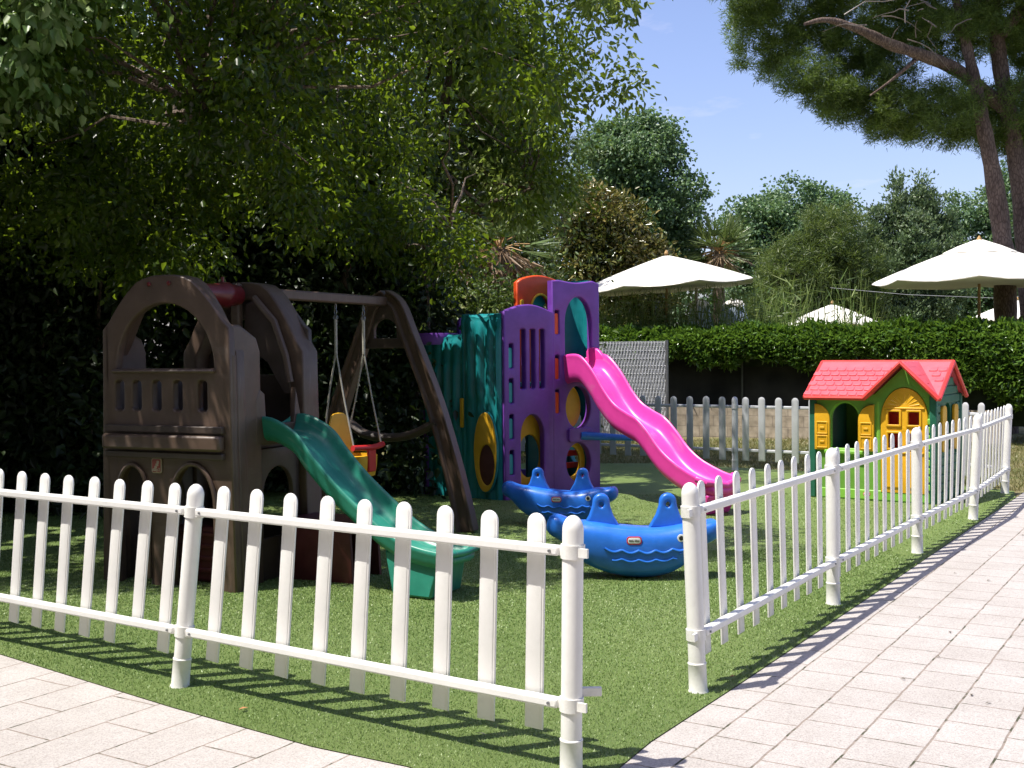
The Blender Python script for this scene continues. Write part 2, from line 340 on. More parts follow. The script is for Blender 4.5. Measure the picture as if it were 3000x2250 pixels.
def paving_mat(name, bw, bh, ang, off):
    m, nt, b = nmat(name); L = nt.links; tc = N(nt, 'ShaderNodeTexCoord')
    mp = N(nt, 'ShaderNodeMapping'); mp.inputs['Rotation'].default_value = (0, 0, -ang); L.new(tc.outputs['Object'], mp.inputs[0])
    nd = N(nt, 'ShaderNodeTexNoise', Scale=7.0, Detail=2.0); L.new(tc.outputs['Object'], nd.inputs['Vector'])
    wob = N(nt, 'ShaderNodeVectorMath', operation='MULTIPLY_ADD'); L.new(nd.outputs['Color'], wob.inputs[0]); wob.inputs[1].default_value = (.012, .012, 0); L.new(mp.outputs[0], wob.inputs[2])
    br = N(nt, 'ShaderNodeTexBrick', Scale=1.0); br.offset = off; br.squash = 1
    br.inputs['Mortar Size'].default_value = .0055; br.inputs['Brick Width'].default_value = bw; br.inputs['Row Height'].default_value = bh; br.inputs['Mortar Smooth'].default_value = .3; br.inputs['Bias'].default_value = 0
    br.inputs['Color1'].default_value = (.425, .395, .372, 1); br.inputs['Color2'].default_value = (.448, .418, .396, 1); br.inputs['Mortar'].default_value = (.27, .225, .19, 1)
    L.new(wob.outputs[0], br.inputs['Vector'])
    n1 = N(nt, 'ShaderNodeTexNoise', Scale=130.0, Detail=4.0, Roughness=.85); n2 = N(nt, 'ShaderNodeTexNoise', Scale=2.2, Detail=6.0, Roughness=.65); n3 = N(nt, 'ShaderNodeTexNoise', Scale=9.0, Detail=5.0, Roughness=.7)
    for n in (n1, n2, n3): L.new(tc.outputs['Object'], n.inputs['Vector'])
    sp = ramp(nt, n1.outputs[0], [(.3, (.50, .47, .45)), (.5, (1, 1, 1)), (.7, (1.35, 1.33, 1.33))])
    st = ramp(nt, n2.outputs[0], [(.3, (.86, .85, .83)), (.65, (1.04, 1.04, 1.04))])
    c = mix(nt, 1.0, mix(nt, 1.0, br.outputs['Color'], sp, 'MULTIPLY'), st, 'MULTIPLY')
    mf = N(nt, 'ShaderNodeMath', operation='MULTIPLY'); g = N(nt, 'ShaderNodeMapRange'); g.inputs[1].default_value = .50; g.inputs[2].default_value = .60
    L.new(n3.outputs[0], g.inputs[0]); L.new(g.outputs[0], mf.inputs[0]); L.new(br.outputs['Fac'], mf.inputs[1])
    c = mix(nt, mf.outputs[0], c, (.045, .05, .022))
    L.new(c, b.inputs['Base Color']); b.inputs['Roughness'].default_value = .85
    inv = N(nt, 'ShaderNodeMath', operation='MULTIPLY_ADD'); L.new(br.outputs['Fac'], inv.inputs[0]); inv.inputs[1].default_value = -1.2; L.new(n1.outputs[0], inv.inputs[2])
    bp = N(nt, 'ShaderNodeBump', Strength=.5, Distance=.006); L.new(inv.outputs[0], bp.inputs['Height']); L.new(bp.outputs[0], b.inputs['Normal'])
    return m
def sheet(name, pts, z, mat, label=None):
    me = bpy.data.meshes.new(name); me.from_pydata([(x, y, z) for x, y in pts], [], [tuple(range(len(pts)))]); me.materials.append(mat)
    return tag(link(name, me), label, None, None, 'structure')
FD = Vector((.527, .85)).normalized()      # direction of the right-hand fence
def litter(name, label, x, y, L, W, a, col, z=.014, group=None):
    me = MB(); me.add([(-L/2, 0, 0), (0, W/2, .006), (L/2, 0, .002), (0, -W/2, .005), (0, 0, .003)], [(0, 3, 4), (3, 2, 4), (2, 1, 4), (1, 0, 4)]); o = me.build(name, plastic(name+'_m', col, rough=.7)); o.location = (x, y, z); o.rotation_euler = (0, 0, a); tag(o, label, 'leaf litter', group)
sheet('ground', [(-400, -400), (400, -400), (400, 900), (-400, 900)], -.012, ground_mat())
LEFT_EDGE = [(-7.5, 10.1), (-5.5, 8.35), (-3.9, 7.12), (-2.73, 6.2), (-1.563, 5.26), (-.829, 4.71), (-.42, 4.47), (.0, 4.15), (.25, 3.2)]
RIGHT_EDGE = [(.3, 4.25), (.555, 4.73), (1.05, 5.5), (2.31, 7.5), (3.86, 9.98), (5.39, 12.42)]
sheet('turf', LEFT_EDGE+RIGHT_EDGE+[(5.6, 12.95), (4.5, 14.9), (2.0, 16.6), (-2, 17), (-9, 17)], 0.0, turf_mat(), 'green artificial turf under the play equipment')
ang = math.atan2(FD.y, FD.x)
sheet('paving', [(-9, 11.3)]+LEFT_EDGE+[(.25, -6), (-14, -6), (-14, 11)], -.004, paving_mat('paving_left', .56, .30, ang, .5), 'pale concrete paving on the left')
sheet('paving', [(.25, 3.2)]+RIGHT_EDGE[:]+[(5.39+4*FD.x*1.0, 12.42+4*FD.y), (14, 18), (14, -6), (.25, -6)], -.005, paving_mat('paving_right', .29, .262, ang, .37), 'pale concrete paving on the right')

# turf blades (near part) --------------------------------------------------
def inpoly(P, poly):
    x, y = P[:, 0], P[:, 1]; ins = np.zeros(len(P), bool); n = len(poly)
    for i in range(n):
        x1, y1 = poly[i]; x2, y2 = poly[(i+1) % n]
        c = ((y1 > y) != (y2 > y)) & (x < (x2-x1)*(y-y1)/(y2-y1+1e-12)+x1); ins ^= c
    return ins
grassm = leafmat('turf_blades', [(.11, .20, .045), (.18, .285, .075), (.26, .36, .12), (.40, .46, .24)], trans=(.25, .36, .08), tf=.15, rough=.45, nscale=.8)
rng = np.random.default_rng(3)
poly = [(-8, 10.7)]+LEFT_EDGE+RIGHT_EDGE+[(5.5, 13), (-8, 13)]
Pn = np.column_stack([rng.uniform(-5, 3, 420000), 3.3+rng.random(420000)**1.3*6, np.zeros(420000)])
Pf = np.column_stack([rng.uniform(-6, 5.6, 120000), rng.uniform(7, 13, 120000), np.zeros(120000)])
Pn = np.concatenate([Pn, Pf])
Pn = Pn[inpoly(Pn, poly)]; Pn = Pn[np.abs(Pn[:, 0]) < .47*Pn[:, 1]+.3]
D = rng.normal(size=Pn.shape)*.55; D[:, 2] = 1
g = leaves('turf_blades', Pn, D, rng.uniform(.005, .012, len(Pn)), np.full(len(Pn), .0036)*(1+.25*(Pn[:, 1]-4).clip(0, 6)), grassm, None, rng, narrow=True)
tag(g, 'short green blades of artificial turf', 'turf', None, 'stuff')
# dry lawn tufts beyond
rng = np.random.default_rng(4); n = 60000
Pd = np.column_stack([rng.uniform(0, 12, n), rng.uniform(13, 21, n), np.full(n, -.012)])
Pd = Pd[~inpoly(Pd, [(-8, 10), (5.39, 12.4), (5.6, 12.95), (4.5, 14.9), (2, 16.6), (-8, 16.6)])]
D = rng.normal(size=Pd.shape)*.6; D[:, 2] = 1
lawnm = leafmat('dry_grass', [(.08, .12, .03), (.20, .20, .07), (.34, .28, .14)], trans=(.3, .3, .08), tf=.2, nscale=.6)
tag(leaves('dry_grass', Pd, D, rng.uniform(.03, .08, len(Pd)), np.full(len(Pd), .010), lawnm, None, rng, narrow=True), 'patchy dry lawn grass behind the fence', 'grass', None, 'stuff')

# ------------------------------------------------------------------ picket fences
def basis(X, Z):
    Z = Vector(Z).normalized(); X = Vector(X); X = (X-Z*X.dot(Z)).normalized(); Y = Z.cross(X)
    return Matrix((X, Y, Z)).transposed()
def picket_mesh(mat, w=.070):
    h = w/2; o = [(-h, .14), (h, .14)]+[(h*math.cos(PI*k/10), .937+h*math.sin(PI*k/10)) for k in range(11)]
    me = plate_mesh('picket', o, [], .011, mat, .003, 1)
    i = h-.009; o2 = [(-i, .15), (i, .15)]+[(i*math.cos(PI*k/10), .937+i*math.sin(PI*k/10)) for k in range(11)]
    m2 = plate_mesh('picket', o2, [], .016, mat, .003, 1)
    import bmesh
    bm = bmesh.new(); bm.from_mesh(me); bm.from_mesh(m2); bm.to_mesh(me); bm.free()
    me.shade_smooth(); me.set_sharp_from_angle(angle=math.radians(50)); return me
def post_mesh(mat):
    mb = MB(); pr = [(.0405, .13), (.0405, .93)]+[(.0405*math.cos(t), .93+.056*math.sin(t)) for t in np.linspace(.15, PI/2-.03, 9)]
    mb.lathe(pr, 24); me = bpy.data.meshes.new('post'); me.from_pydata(mb.v, [], mb.f); me.materials.append(mat); me.shade_smooth(); me.set_sharp_from_angle(angle=math.radians(50)); return me
def sleeve_mesh(mat):
    mb = MB(); mb.lathe([(.050, -.01), (.047, .004), (.0435, .012), (.0430, .128), (.0445, .131), (.0445, .136), (.041, .139)], 24)
    me = bpy.data.meshes.new('post_base'); me.from_pydata(mb.v, [], mb.f); me.materials.append(mat); me.shade_smooth(); me.set_sharp_from_angle(angle=math.radians(50)); return me
def collar_mesh(mat):
    mb = MB(); mb.lathe([(.041, -.026), (.0465, -.026), (.0465, .026), (.041, .026)], 24)
    mb.box((.052, -.02, 0), (.05, .012, .034)); mb.box((-.052, -.02, 0), (.05, .012, .034))
    me = bpy.data.meshes.new('bracket'); me.from_pydata(mb.v, [], mb.f); me.materials.append(mat); me.shade_smooth(); me.set_sharp_from_angle(angle=math.radians(40)); return me
def fence(label, posts, leans, npk, mat, side=1, skip=(), stub=(), zs=None, post_on=None, gap=.07, rail_r=.019, pw=.076):
    """posts: ground points; rails run along -normal*side; pickets behind them"""
    root = thing('picket_fence', label, 'fence', (*posts[0], 0), group='white picket fences round the playground')
    b0 = Vector((*posts[0], 0)); PM, QM, SM, CM = picket_mesh(mat, pw), post_mesh(mat), sleeve_mesh(mat), collar_mesh(mat)
    sm = MB().lathe([(.006, 0), (.006, .008), (.002, .010)], 8).build('screw', METAL); screw = sm.data; bpy.data.objects.remove(sm)
    m = len(posts)
    for i in range(m):
        P = Vector((*posts[i], 0)); a = leans[i]
        d = (Vector(posts[min(i+1, m-1)])-Vector(posts[max(i-1, 0)])).normalized(); Z = Vector((a, 0, 1)); R = basis((d.x, d.y, 0), Z)
        if post_on is None or i in post_on:
            o = link('post', QM, root); o.location = P-b0; o.rotation_euler = R.to_euler()
            s = link('post_base', SM, o); 
            for zc in (.27, .85):
                c = link('bracket', CM, o); c.location = (0, 0, zc)
                if side < 0: c.rotation_euler = (0, 0, PI)
        if i == m-1: break
        Q = Vector((*posts[i+1], 0)); dd = (Q-P); L = dd.length; dd.normalize(); nrm = Vector((dd.y, -dd.x, 0))*side   # towards the rail side
        a2 = leans[i+1]
        for zc in (.27, .85):
            p = P+Vector((a*zc, 0, zc))+dd*.045+nrm*.012; q = Q+Vector((a2*zc, 0, zc))-dd*.045+nrm*.012
            c_ = (p+q)/2-b0+nrm*.004; vz = Vector((0, 0, 1)); vx = (q-p).normalized(); vy = vz.cross(vx).normalized(); vz = vx.cross(vy)
            mb = MB(); mb.box(c_, ((q-p).length, rail_r*2.35, rail_r*2), Matrix((vx, vy, vz)).transposed()); r = mb.build('rail', mat, root, bevel=.009, seg=3)
            for e in (p+dd*.035, q-dd*.035):
                s = link('screw', screw, r); s.location = e-b0+nrm*(rail_r*1.17+.003); s.rotation_euler = nrm.to_track_quat('Z', 'Y').to_euler()
        g = gap
        for k in range(npk[i]):
            if (i, k) in skip: continue
            t = (g+(L-2*g)*(k+.5)/npk[i])/L if g else (k+.5)/npk[i]
            ln = a+(a2-a)*t; p = P+(Q-P)*t-nrm*.024
            o = link('picket', PM, root); zz = random.uniform(-.004, .004)
            if (i, k) in stub:
                me = PM.copy(); o.data = me
                for vv in me.vertices:
                    if vv.co.z < .2: vv.co.z += .125
            o.rotation_euler = basis((dd.x, dd.y, 0), (ln+random.uniform(-.004, .004), 0, 1)).to_euler(); o.location = p-b0+Vector((0, 0, zz))
    return root
P0, P1, P2 = (.210, 4.367), (-1.624, 5.60), (-3.46, 6.83)
lf = fence('sunlit white picket fence along the left paving, nearest the viewer', [P2, P1, P0], [.07, .098, .016], [10, 9], WHITE, 1, stub=((0, 8),))
# latch arm sticking out of the end post
mb = MB(); mb.box((0, 0, 0), (.09, .02, .035)); o = mb.build('latch', WHITE, lf, bevel=.004); o.location = Vector((P0[0]+.075, P0[1]+.02, .31))-Vector((*P2, 0))
PA = [(.863, 5.43), (2.01, 7.28), (3.17, 9.09), (4.31, 10.86), (5.43, 12.80)]
fence('white picket fence receding along the right-hand paving, its outer side in shade', PA, [-.037, -.007, -.007, .045, .044], [9, 9, 9, 9], WHITE, 1)
BF = [(5.36, 12.95), (4.75, 14.3), (2.98, 15.55), (1.1, 16.75), (-.6, 17.7)]
fence('picket fence across the back, its shade painted in as grey, behind the pink slide', BF, [.02, 0, 0, 0, 0], [6, 9, 9, 8], GREYW, 1, post_on=(1, 2, 3), gap=.05, pw=.088)

# ------------------------------------------------------------------ sweep of a slide channel
def channel(name, prof, width, wall, bed, mat, parent, flare=None, k=5, under=.03, bulge=0):
    """prof: (s, rim height); local x = s, y across; rim -> inner bed -> outer wall, one closed section swept"""
    P = smooth_path([(s, 0, z) for s, z in prof], k); m = len(P); rows = []; mb = MB()
    for i, p in enumerate(P):
        t = (P[min(i+1, m-1)]-P[max(i-1, 0)]).normalized(); nx, nz = -t.z, t.x
        if nz < 0: nx, nz = -nx, -nz
        nx *= .3; q_ = math.hypot(nx, nz); nx /= q_; nz /= q_
        f = i/(m-1); w = width/2*(1+(flare(f) if flare else 0)); bd = bed(f); wl = wall(f)
        rim = .022
        sec = []
        inner = [(-w+rim*.2, .0), (-w+rim, -.012), (-w+rim*1.4, -bd*.5), (-w+rim*2.6, -bd*.86), (-w*.55, -bd), (0, -bd*1.02)]
        inner = inner+[(-a, b) for a, b in inner[-2::-1]]
        outer = [(w+rim*.35, -.012), (w+rim*.5, -.03), (w+rim*.2, -.045), (w-.004, -wl*.6), (w-.02, -wl)]
        outer = outer+[(0, -max(bd+under, wl*.7))]+[(-a, b) for a, b in outer[::-1]]
        for y, h in inner+outer: sec.append((p.x+nx*h, y, p.z+nz*h))
        rows.append(sec)
    mb.grid(rows)
    return mb.build(name, mat, parent, angle=50, sub=1)

# ------------------------------------------------------------------ brown climbing tower
U, Vv = Vector((.905, -.425)).normalized(), Vector((.425, .905)).normalized()
C0 = Vector((-2.405, 8.035))
TW = thing('play_tower', 'brown arched play tower with a green slide and swing beam, under the dark trees', 'play tower', (C0.x, C0.y, 0), X=U)
def arch_outline(hw, top, sh=1.78, flat=.20, base=0, foot=.03):
    o = [(-hw-foot, base), (hw+foot, base), (hw, sh-.35), (hw-.005, sh)]
    n = 8
    for k in range(1, n):
        t = k/n; x = (hw-.02)*(1-t)+flat*t; z = sh+(top-sh)*(t+.10*math.sin(PI*t)); o.append((x, z))
    o += [(flat*.9, top-.005), (flat*.5, top+.012), (0, top+.016)]
    return o+[(-a, b) for a, b in o[-2:3:-1]]+[(-(hw-.005), sh), (-hw, sh-.35)]
win = arch(-.43, 1.515, .43, 1.53, 1.965, 18)
slots = [rrect(u-.040, 1.22, u+.040, 1.43, .036) for u in (-.41, -.252, -.073, .113, .328)]
low = [arch(-.43, .0, -.15, .60, .84), arch(.05, .0, .44, .56, .86)]
HWI = .50
front = plate('front_wall', arch_outline(.55, 2.13), [win]+slots+low, .07, TAUPE, TW, (0, .035, 0), bevel=.016, res=3)
# deep arch shell behind the front wall
def shell(name, y0, y1, hw, top, th, parent, mat, z0=0, sh=1.62, cutlow=None):
    out = arch_outline(hw, top, sh); inn = [(a*(hw-th)/hw, b) for a, b in arch_outline(hw, top-th, sh-.02)]
    inn = [(a, b if b > .01 else -.01) for a, b in inn]
    poly = [out[0]]; body = out[1:]           # open bottom: go round outside then back inside
    path = out[1:]+[out[0]]; ip = inn[1:]+[inn[0]]
    o = path+ip[::-1]
    return plate(name, o, [], y1-y0, mat, parent, (0, (y0+y1)/2, 0), bevel=.016, res=3)
shell('front_shell', .075, .17, .55, 2.13, .045, TW, TAUPE)
for sx in (-1, 1): plate('corner_leg', [(.03, 0), (.34, 0), (.335, 1.62), (.30, 1.70), (.14, 1.78), (.03, 1.78)], [], .075, TAUPE, TW, (sx*.515, 0, 0), X=(0, 1), bevel=.03, res=4)
shell('back_shell', .84, 1.04, .55, 2.12, .10, TW, TAUPE)
plate('back_wall', arch_outline(.50, 2.05), [arch(-.30, 1.45, .30, 1.60, 1.9)]+[arch(-.3, .35, .3, .6, .85)], .05, TAUPE_D, TW, (0, 1.02, 0), bevel=.012)
# corner bulges and ledges
mb = MB(); mb.box((0, -.035, 1.005), (1.04, .07, .105)); mb.build('ledge', TAUPE, TW, bevel=.018)
mb = MB(); mb.box((0, -.012, 1.095), (1.04, .05, .05)); mb.build('groove_shade_strip', TAUPE_D, TW, bevel=.008)  # both groove strips stand proud; the recess shade is in their dark colour
mb = MB(); mb.box((0, -.012, .915), (1.04, .05, .045)); mb.build('groove_shade_strip', TAUPE_D, TW, bevel=.008)
mb = MB(); mb.box((0, -.012, 1.495), (.90, .05, .03)); mb.build('sill', TAUPE, TW, bevel=.015)
for a in low:
    c = [(x, -.012, z) for x, z in a[2:]]; MB().tube([(a[1][0], -.012, .05)]+c+[(a[0][0], -.012, .05)], .016, 8).build('arch_trim', TAUPE, TW)
# rounded corner columns
for sx in (-1, 1):
    mb = MB(); mb.tube([(sx*.545, .05, 0), (sx*.535, .05, 1.0), (sx*.53, .05, 1.6)], [.055, .045, .04], 12); mb.build('corner_column', TAUPE, TW)
# platform, side walls
mb = MB(); mb.box((0, .55, .955), (.94, .96, .07)); mb.build('platform', TAUPE_D, TW, bevel=.01)
plate('side_wall', rrect(0, .0, .78, 1.45, .06), [ell(.38, .5, .2, .28)], .05, TAUPE_D, TW, (-.50, .16, 0), X=(0, 1), bevel=.01)
plate('slide_opening_trim', [(0, .98), (.56, .98), (.56, 1.06), (.52, 1.12), (.47, 1.30), (.45, 1.10), (.10, 1.10), (.085, 1.32), (.04, 1.35), (0, 1.28)], [], .05, TAUPE, TW, (.53, .30, 0), X=(0, 1), bevel=.012)
plate('lower_side_wall', rrect(0, 0, .55, .93, .03), [arch(.1, .3, .45, .6, .8)], .04, TAUPE_D, TW, (.50, .31, 0), X=(0, 1), bevel=.01)
# climbing wall / hand grips at the back arch
mb = MB(); mb.tube([(.16, .80, 2.03), (.34, .80, 1.85), (.44, .80, 1.6), (.48, .80, 1.4)], .026, 8); mb.build('back_rib', TAUPE, TW)
mb = MB(); mb.box((.0, .80, 1.93), (.075, .06, .42)); mb.build('king_post', TAUPE, TW, bevel=.015)
plate('ribbed_web', [(.03, 1.70), (.06, 1.98), (.14, 2.0), (.32, 1.83), (.42, 1.55), (.45, 1.32), (.40, 1.32), (.25, 1.55)], [], .05, TAUPE_D, TW, (0, .86, 0), bevel=.008)
# red telescope tube
mb = MB(); M = Matrix.Translation((0, 0, 2.05)) @ Matrix.Rotation(-PI/2, 4, 'X')
mb.lathe([(.07, .16), (.075, .18), (.075, .52), (.08, .58), (.095, .62), (.097, .68), (.083, .70), (.080, .80)], 24, M); tube = mb.build('roof_tube', REDP, TW)
mb = MB(); mb.lathe([(.012, 0), (.012, .05)], 8, Matrix.Translation((0, .64, 2.13))); mb.build('tube_knob', REDP, tube)
for x in (-.06, .05):
    MB().lathe([(.014, 0), (.017, .008), (.012, .016), (.003, .018)], 12, Matrix.Translation((x*1.6-.02, .0, 2.10)) @ Matrix.Rotation(PI/2, 4, 'X')).build('red_bolt', REDP, TW)
# step logo plate
lp = plate('logo_plate', rrect(-.042, .79, .042, .89, .014), [], .01, plastic('logo_cream', (.42, .33, .25)), TW, (-.07, -.008, 0), bevel=.002)
plate('logo_field', rrect(-.036, .796, .036, .884, .010), [], .004, plastic('logo_red', (.30, .05, .035)), lp, (0, -.006, 0), bevel=.001)
for (a, b, c, d) in ((-.024, .805, -.004, .821), (-.014, .821, .008, .838), (-.004, .838, .020, .855), (.006, .855, .026, .874)):
    plate('logo_step', rrect(a, b, c, d, .003), [], .003, plastic('logo_cream', (.42, .33, .25)), lp, (0, -.0085, 0), bevel=.0005)
tx = link('lettering', text_mesh('step2', .034, plastic('logo_cream', (.42, .33, .25))), lp); tx.location = (.0, -.0095, .812)
# green slide ------------------------------------------------
sl = thing('tmp', '', '', (0, 0, 0)); bpy.data.objects.remove(sl)
S = channel('slide', [(-.04, 1.17), (.06, 1.175), (.18, 1.145), (.337, 1.06), (.46, .925), (.61, .78), (.757, .66), (.93, .533), (1.05, .45), (1.2, .38), (1.36, .345), (1.50, .33)], .42,
            lambda f: .20-.06*f, lambda f: .14-.07*max(0, f-.6)/.4, GREEN_S, TW, flare=lambda f: .12*max(0, f-.7))
S.location = (.54, .575, 0); S.rotation_euler = (0, 0, -.07)
mb = MB(); q = MB()
v = [(1.10, -.19, .01), (1.40, -.19, .01), (1.40, .19, .01), (1.10, .19, .01), (1.02, -.16, .30), (1.46, -.17, .27), (1.46, .17, .27), (1.02, .16, .30)]
mb.add(v, [(0, 3, 2, 1), (4, 5, 6, 7), (0, 1, 5, 4), (1, 2, 6, 5), (2, 3, 7, 6), (3, 0, 4, 7)])
o = mb.build('slide_foot', GREEN_S, S, bevel=.015)
mb = MB(); mb.tube([(1.5, -.235, .315), (1.545, -.16, .305), (1.56, 0, .30), (1.545, .16, .305), (1.5, .235, .315)], .022, 10); mb.tube([(1.47, -.2, .26), (1.53, -.1, .262), (1.54, .0, .262), (1.53, .1, .262), (1.47, .2, .26)], .028, 10); mb.build('slide_lip', GREEN_S, S)
# beam and A frame -------------------------------------------
BL = 2.95
mb = MB(); mb.box((0, (1.0+BL)/2, 2.08), (.075, BL-1.0, .085)); mb.build('swing_beam', TAUPE, TW, bevel=.015)
hA = 2.14
def leg(sx, name='frame_leg'):
    mb = MB(); P = [(sx*.0, BL, hA), (sx*.13, BL, hA-.10), (sx*.24, BL, hA-.36), (sx*.50, BL, 1.15), (sx*.70, BL, .5), (sx*.82, BL, 0)]
    P = smooth_path(P, 4); rows = []
    for i, p in enumerate(P):
        t = (P[min(i+1, len(P)-1)]-P[max(i-1, 0)]).normalized(); n = Vector((t.z, 0, -t.x)); w = .055+.04*i/len(P); d = .055
        rows.append([p+n*a*w+Vector((0, b*d, 0)) for a, b in ((-1, -1), (-.6, -1), (-.5, -.55), (.5, -.55), (.6, -1), (1, -1), (1, 1), (-1, 1))])
    mb.grid(rows); return mb.build(name, TAUPE, TW, bevel=.008, seg=2)
leg(1); leg(-1)
mb = MB(); mb.tube(smooth_path([(-.44, BL, .98), (-.25, BL, .86), (0, BL, .83), (.25, BL, .86), (.52, BL, .98)], 5), .06, 10, flat=.7); mb.build('cross_brace', TAUPE_D, TW)  # both braces use the darker taupe in place of shade
mb = MB(); mb.box((.0, BL, 1.70), (.56, .05, .09)); mb.build('cross_brace', TAUPE_D, TW, bevel=.01)
plate('frame_gusset', [(-.26, 1.66), (.26, 1.66), (.12, 2.06), (-.12, 2.06)], [arch(-.12, 1.74, .12, 1.82, 1.92)], .05, TAUPE_D, TW, (0, BL, 0), bevel=.01)

# swing ---------------------------------------------------------
yc = 2.34; SWp = C0+Vv*yc
SW = thing('bucket_swing', 'yellow bucket toddler swing with a red front bar hanging on white ropes', 'swing', (SWp.x, SWp.y, .0), X=U)
zt = 2.03
back = MB(); 
rows = []
for i, (z, w, y) in enumerate([(.62, .12, -.04), (.66, .17, -.08), (.78, .18, -.10), (.95, .175, -.12), (1.05, .14, -.13), (1.09, .08, -.135)]):
    rows.append([(y+.012*math.cos(a)-.03*(1-abs(math.cos(a/1)))*0, w*s, z) for a, s in ((0, -1), (0, -.5), (0, 0), (0, .5), (0, 1), (PI, 1), (PI, .5), (PI, 0), (PI, -.5), (PI, -1))])
back.grid(rows); back.build('seat_back', YEL, SW, sub=1)
bk = MB(); rows = []
for (z, hx, hy, cx) in [(.52, .09, .12, .06), (.54, .14, .16, .05), (.62, .165, .18, .04), (.72, .17, .185, .04), (.725, .155, .17, .04), (.64, .145, .16, .04), (.55, .11, .13, .05)]:
    rows.append([(cx+hx*math.copysign(abs(math.cos(t))**.7, math.cos(t)), hy*math.copysign(abs(math.sin(t))**.7, math.sin(t)), z) for t in np.linspace(0, 2*PI, 21)[:-1]])
bk.grid(rows); bk.build('seat_bucket', YEL, SW)
mb = MB(); mb.tube([(.17, -.24, .80), (.20, -.12, .795), (.21, 0, .79), (.20, .12, .795), (.17, .24, .80)], .026, 10); mb.build('front_bar', RED, SW)
mb = MB(); mb.box((.205, 0, .69), (.025, .12, .22)); mb.build('front_guard', RED, SW, bevel=.01)
for sy in (-.22, .22):
    m1 = MB(); m1.tube([(0, sy, 1.62), (-.07, sy, 1.3), (-.13, sy*.9, 1.0)], .0075, 6); m1.tube([(0, sy, 1.62), (.08, sy, 1.2), (.17, sy, .80)], .0075, 6)
    m1.tube([(0, sy, 1.90), (0, sy, 1.6)], [.014, .013], 8); r = m1.build('rope', ROPE, SW)
    m2 = MB()
    for k in range(3): 
        c = zt-.02-.045*k; m2.tube([(0+(.012*math.cos(t) if k % 2 else 0), sy+(0 if k % 2 else .012*math.cos(t)), c+.026*math.sin(t)) for t in np.linspace(0, 2*PI, 10)], .004, 5, cap=False)
    m2.tube([(.022*math.cos(t), sy, 1.915+.022*math.sin(t)) for t in np.linspace(0, 2*PI, 12)], .005, 5, cap=False)
    m2.build('hook', METAL, SW)

# things under and beside the tower
def toy_box():
    p = C0+U*.12+Vv*.35; t = thing('toy_box', 'dark red ribbed plastic bin under the brown play tower', 'toy box', (p.x, p.y, 0), X=U)
    mb = MB(); mb.box((0, 0, .20), (.46, .3, .40)); mb.build('bin', MAROON, t, bevel=.03, seg=3)
    for k in range(4): MB().box((0, -.155, .09+.085*k), (.40, .02, .03)).build('rib', MAROON, t, bevel=.006)
    p = C0+U*.85+Vv*.75; t = thing('toy_table', 'maroon rounded plastic table beneath the top of the green slide', 'play table', (p.x, p.y, 0), X=U)
    MB().box((0, 0, .40), (.62, .42, .05)).build('tabletop', MAROON, t, bevel=.02)
    plate('side_panel', [(-.30, 0), (.30, 0), (.28, .37), (-.28, .37)], [], .03, MAROON, t, (0, -.18, 0)); plate('side_panel', [(-.30, 0), (.30, 0), (.28, .37), (-.28, .37)], [], .03, MAROON, t, (0, .18, 0))
toy_box()

# ------------------------------------------------------------------ purple and teal climber
K0 = Vector((-.10, 12.60)); t1 = Vector((.85, .53)).normalized(); n1 = Vector((t1.y, -t1.x))
CL = thing('climbing_tower', 'purple, teal and orange plastic climbing tower with a pink wavy slide', 'climbing tower', (K0.x, K0.y, 0), X=t1)
# local: x along the purple walls, y = away from the viewer
def top_curve(x0, x1, ze, zc, n=10): return [(x1+(x0-x1)*k/n, ze+(zc-ze)*math.sin(PI*k/n)) for k in range(n+1)]
W1 = .625
hand = [rrect(.055, z, .105, z+.27, .024) for z in (.27, .66, 1.05, 1.43)]
s3 = [rrect(x, 1.20, x+.065, 1.86, .031) for x in (.20, .325, .45)]
w1 = plate('purple_wall', [(0.005, 0), (W1-.01, 0), (W1-.01, 2.03)]+top_curve(.005, W1-.01, 2.03, 2.11)[1:-1]+[(.005, 2.03)], hand+s3+[arch(.20, .14, .50, .68, .92)], .10, PURP, CL, (0, 0, 0), bevel=.018, res=3)
for z in (.27, .66, 1.05, 1.43): plate('handhold', rrect(.058, z+.01, .102, z+.22, .02), [], .04, TEALL, CL, (0, -.005, 0), bevel=.006)
w2o = [(W1+.01, 0), (2*W1, 0), (2*W1, 2.36)]+[(2*W1-(W1-.01)*k/8, 2.36+.03*math.cos(PI*k/8)**2) for k in range(1, 8)]+[(W1+.01, 2.38)]
hand2 = [rrect(W1+.035, z, W1+.085, z+.27, .024) for z in (.92, 1.30, 1.80)]
plate('purple_wall', w2o, hand2+[arch(W1+.17, 1.42, W1+.53, 1.92, 2.22, 18), ell(W1+.34, .98, .165, .24), ell(W1+.34, .36, .165, .22)], .10, PURP, CL, (0, 0, 0), bevel=.018, res=3)
for z in (.92, 1.30, 1.80): plate('handhold', rrect(W1+.038, z+.0, W1+.082, z+.23, .02), [], .05, ORNG, CL, (0, -.008, 0), bevel=.006)
plate('yellow_window', ell(W1+.31, .98, .15, .235), [], .03, YEL, CL, (0, .10, 0), bevel=.006)
plate('yellow_ring', ell(.35, .52, .25, .42), [ell(.40, .45, .15, .24)], .05, YEL, CL, (0, .12, 0), bevel=.008)
plate('lower_ring', ell(W1+.34, .36, .17, .23), [ell(W1+.32, .36, .12, .17)], .03, YEL, CL, (0, .09, 0), bevel=.006)
for z in (.30, .44): MB().box((W1+.32, .25, z), (.5, .03, .07)).build('red_slat', RED, CL, bevel=.008)
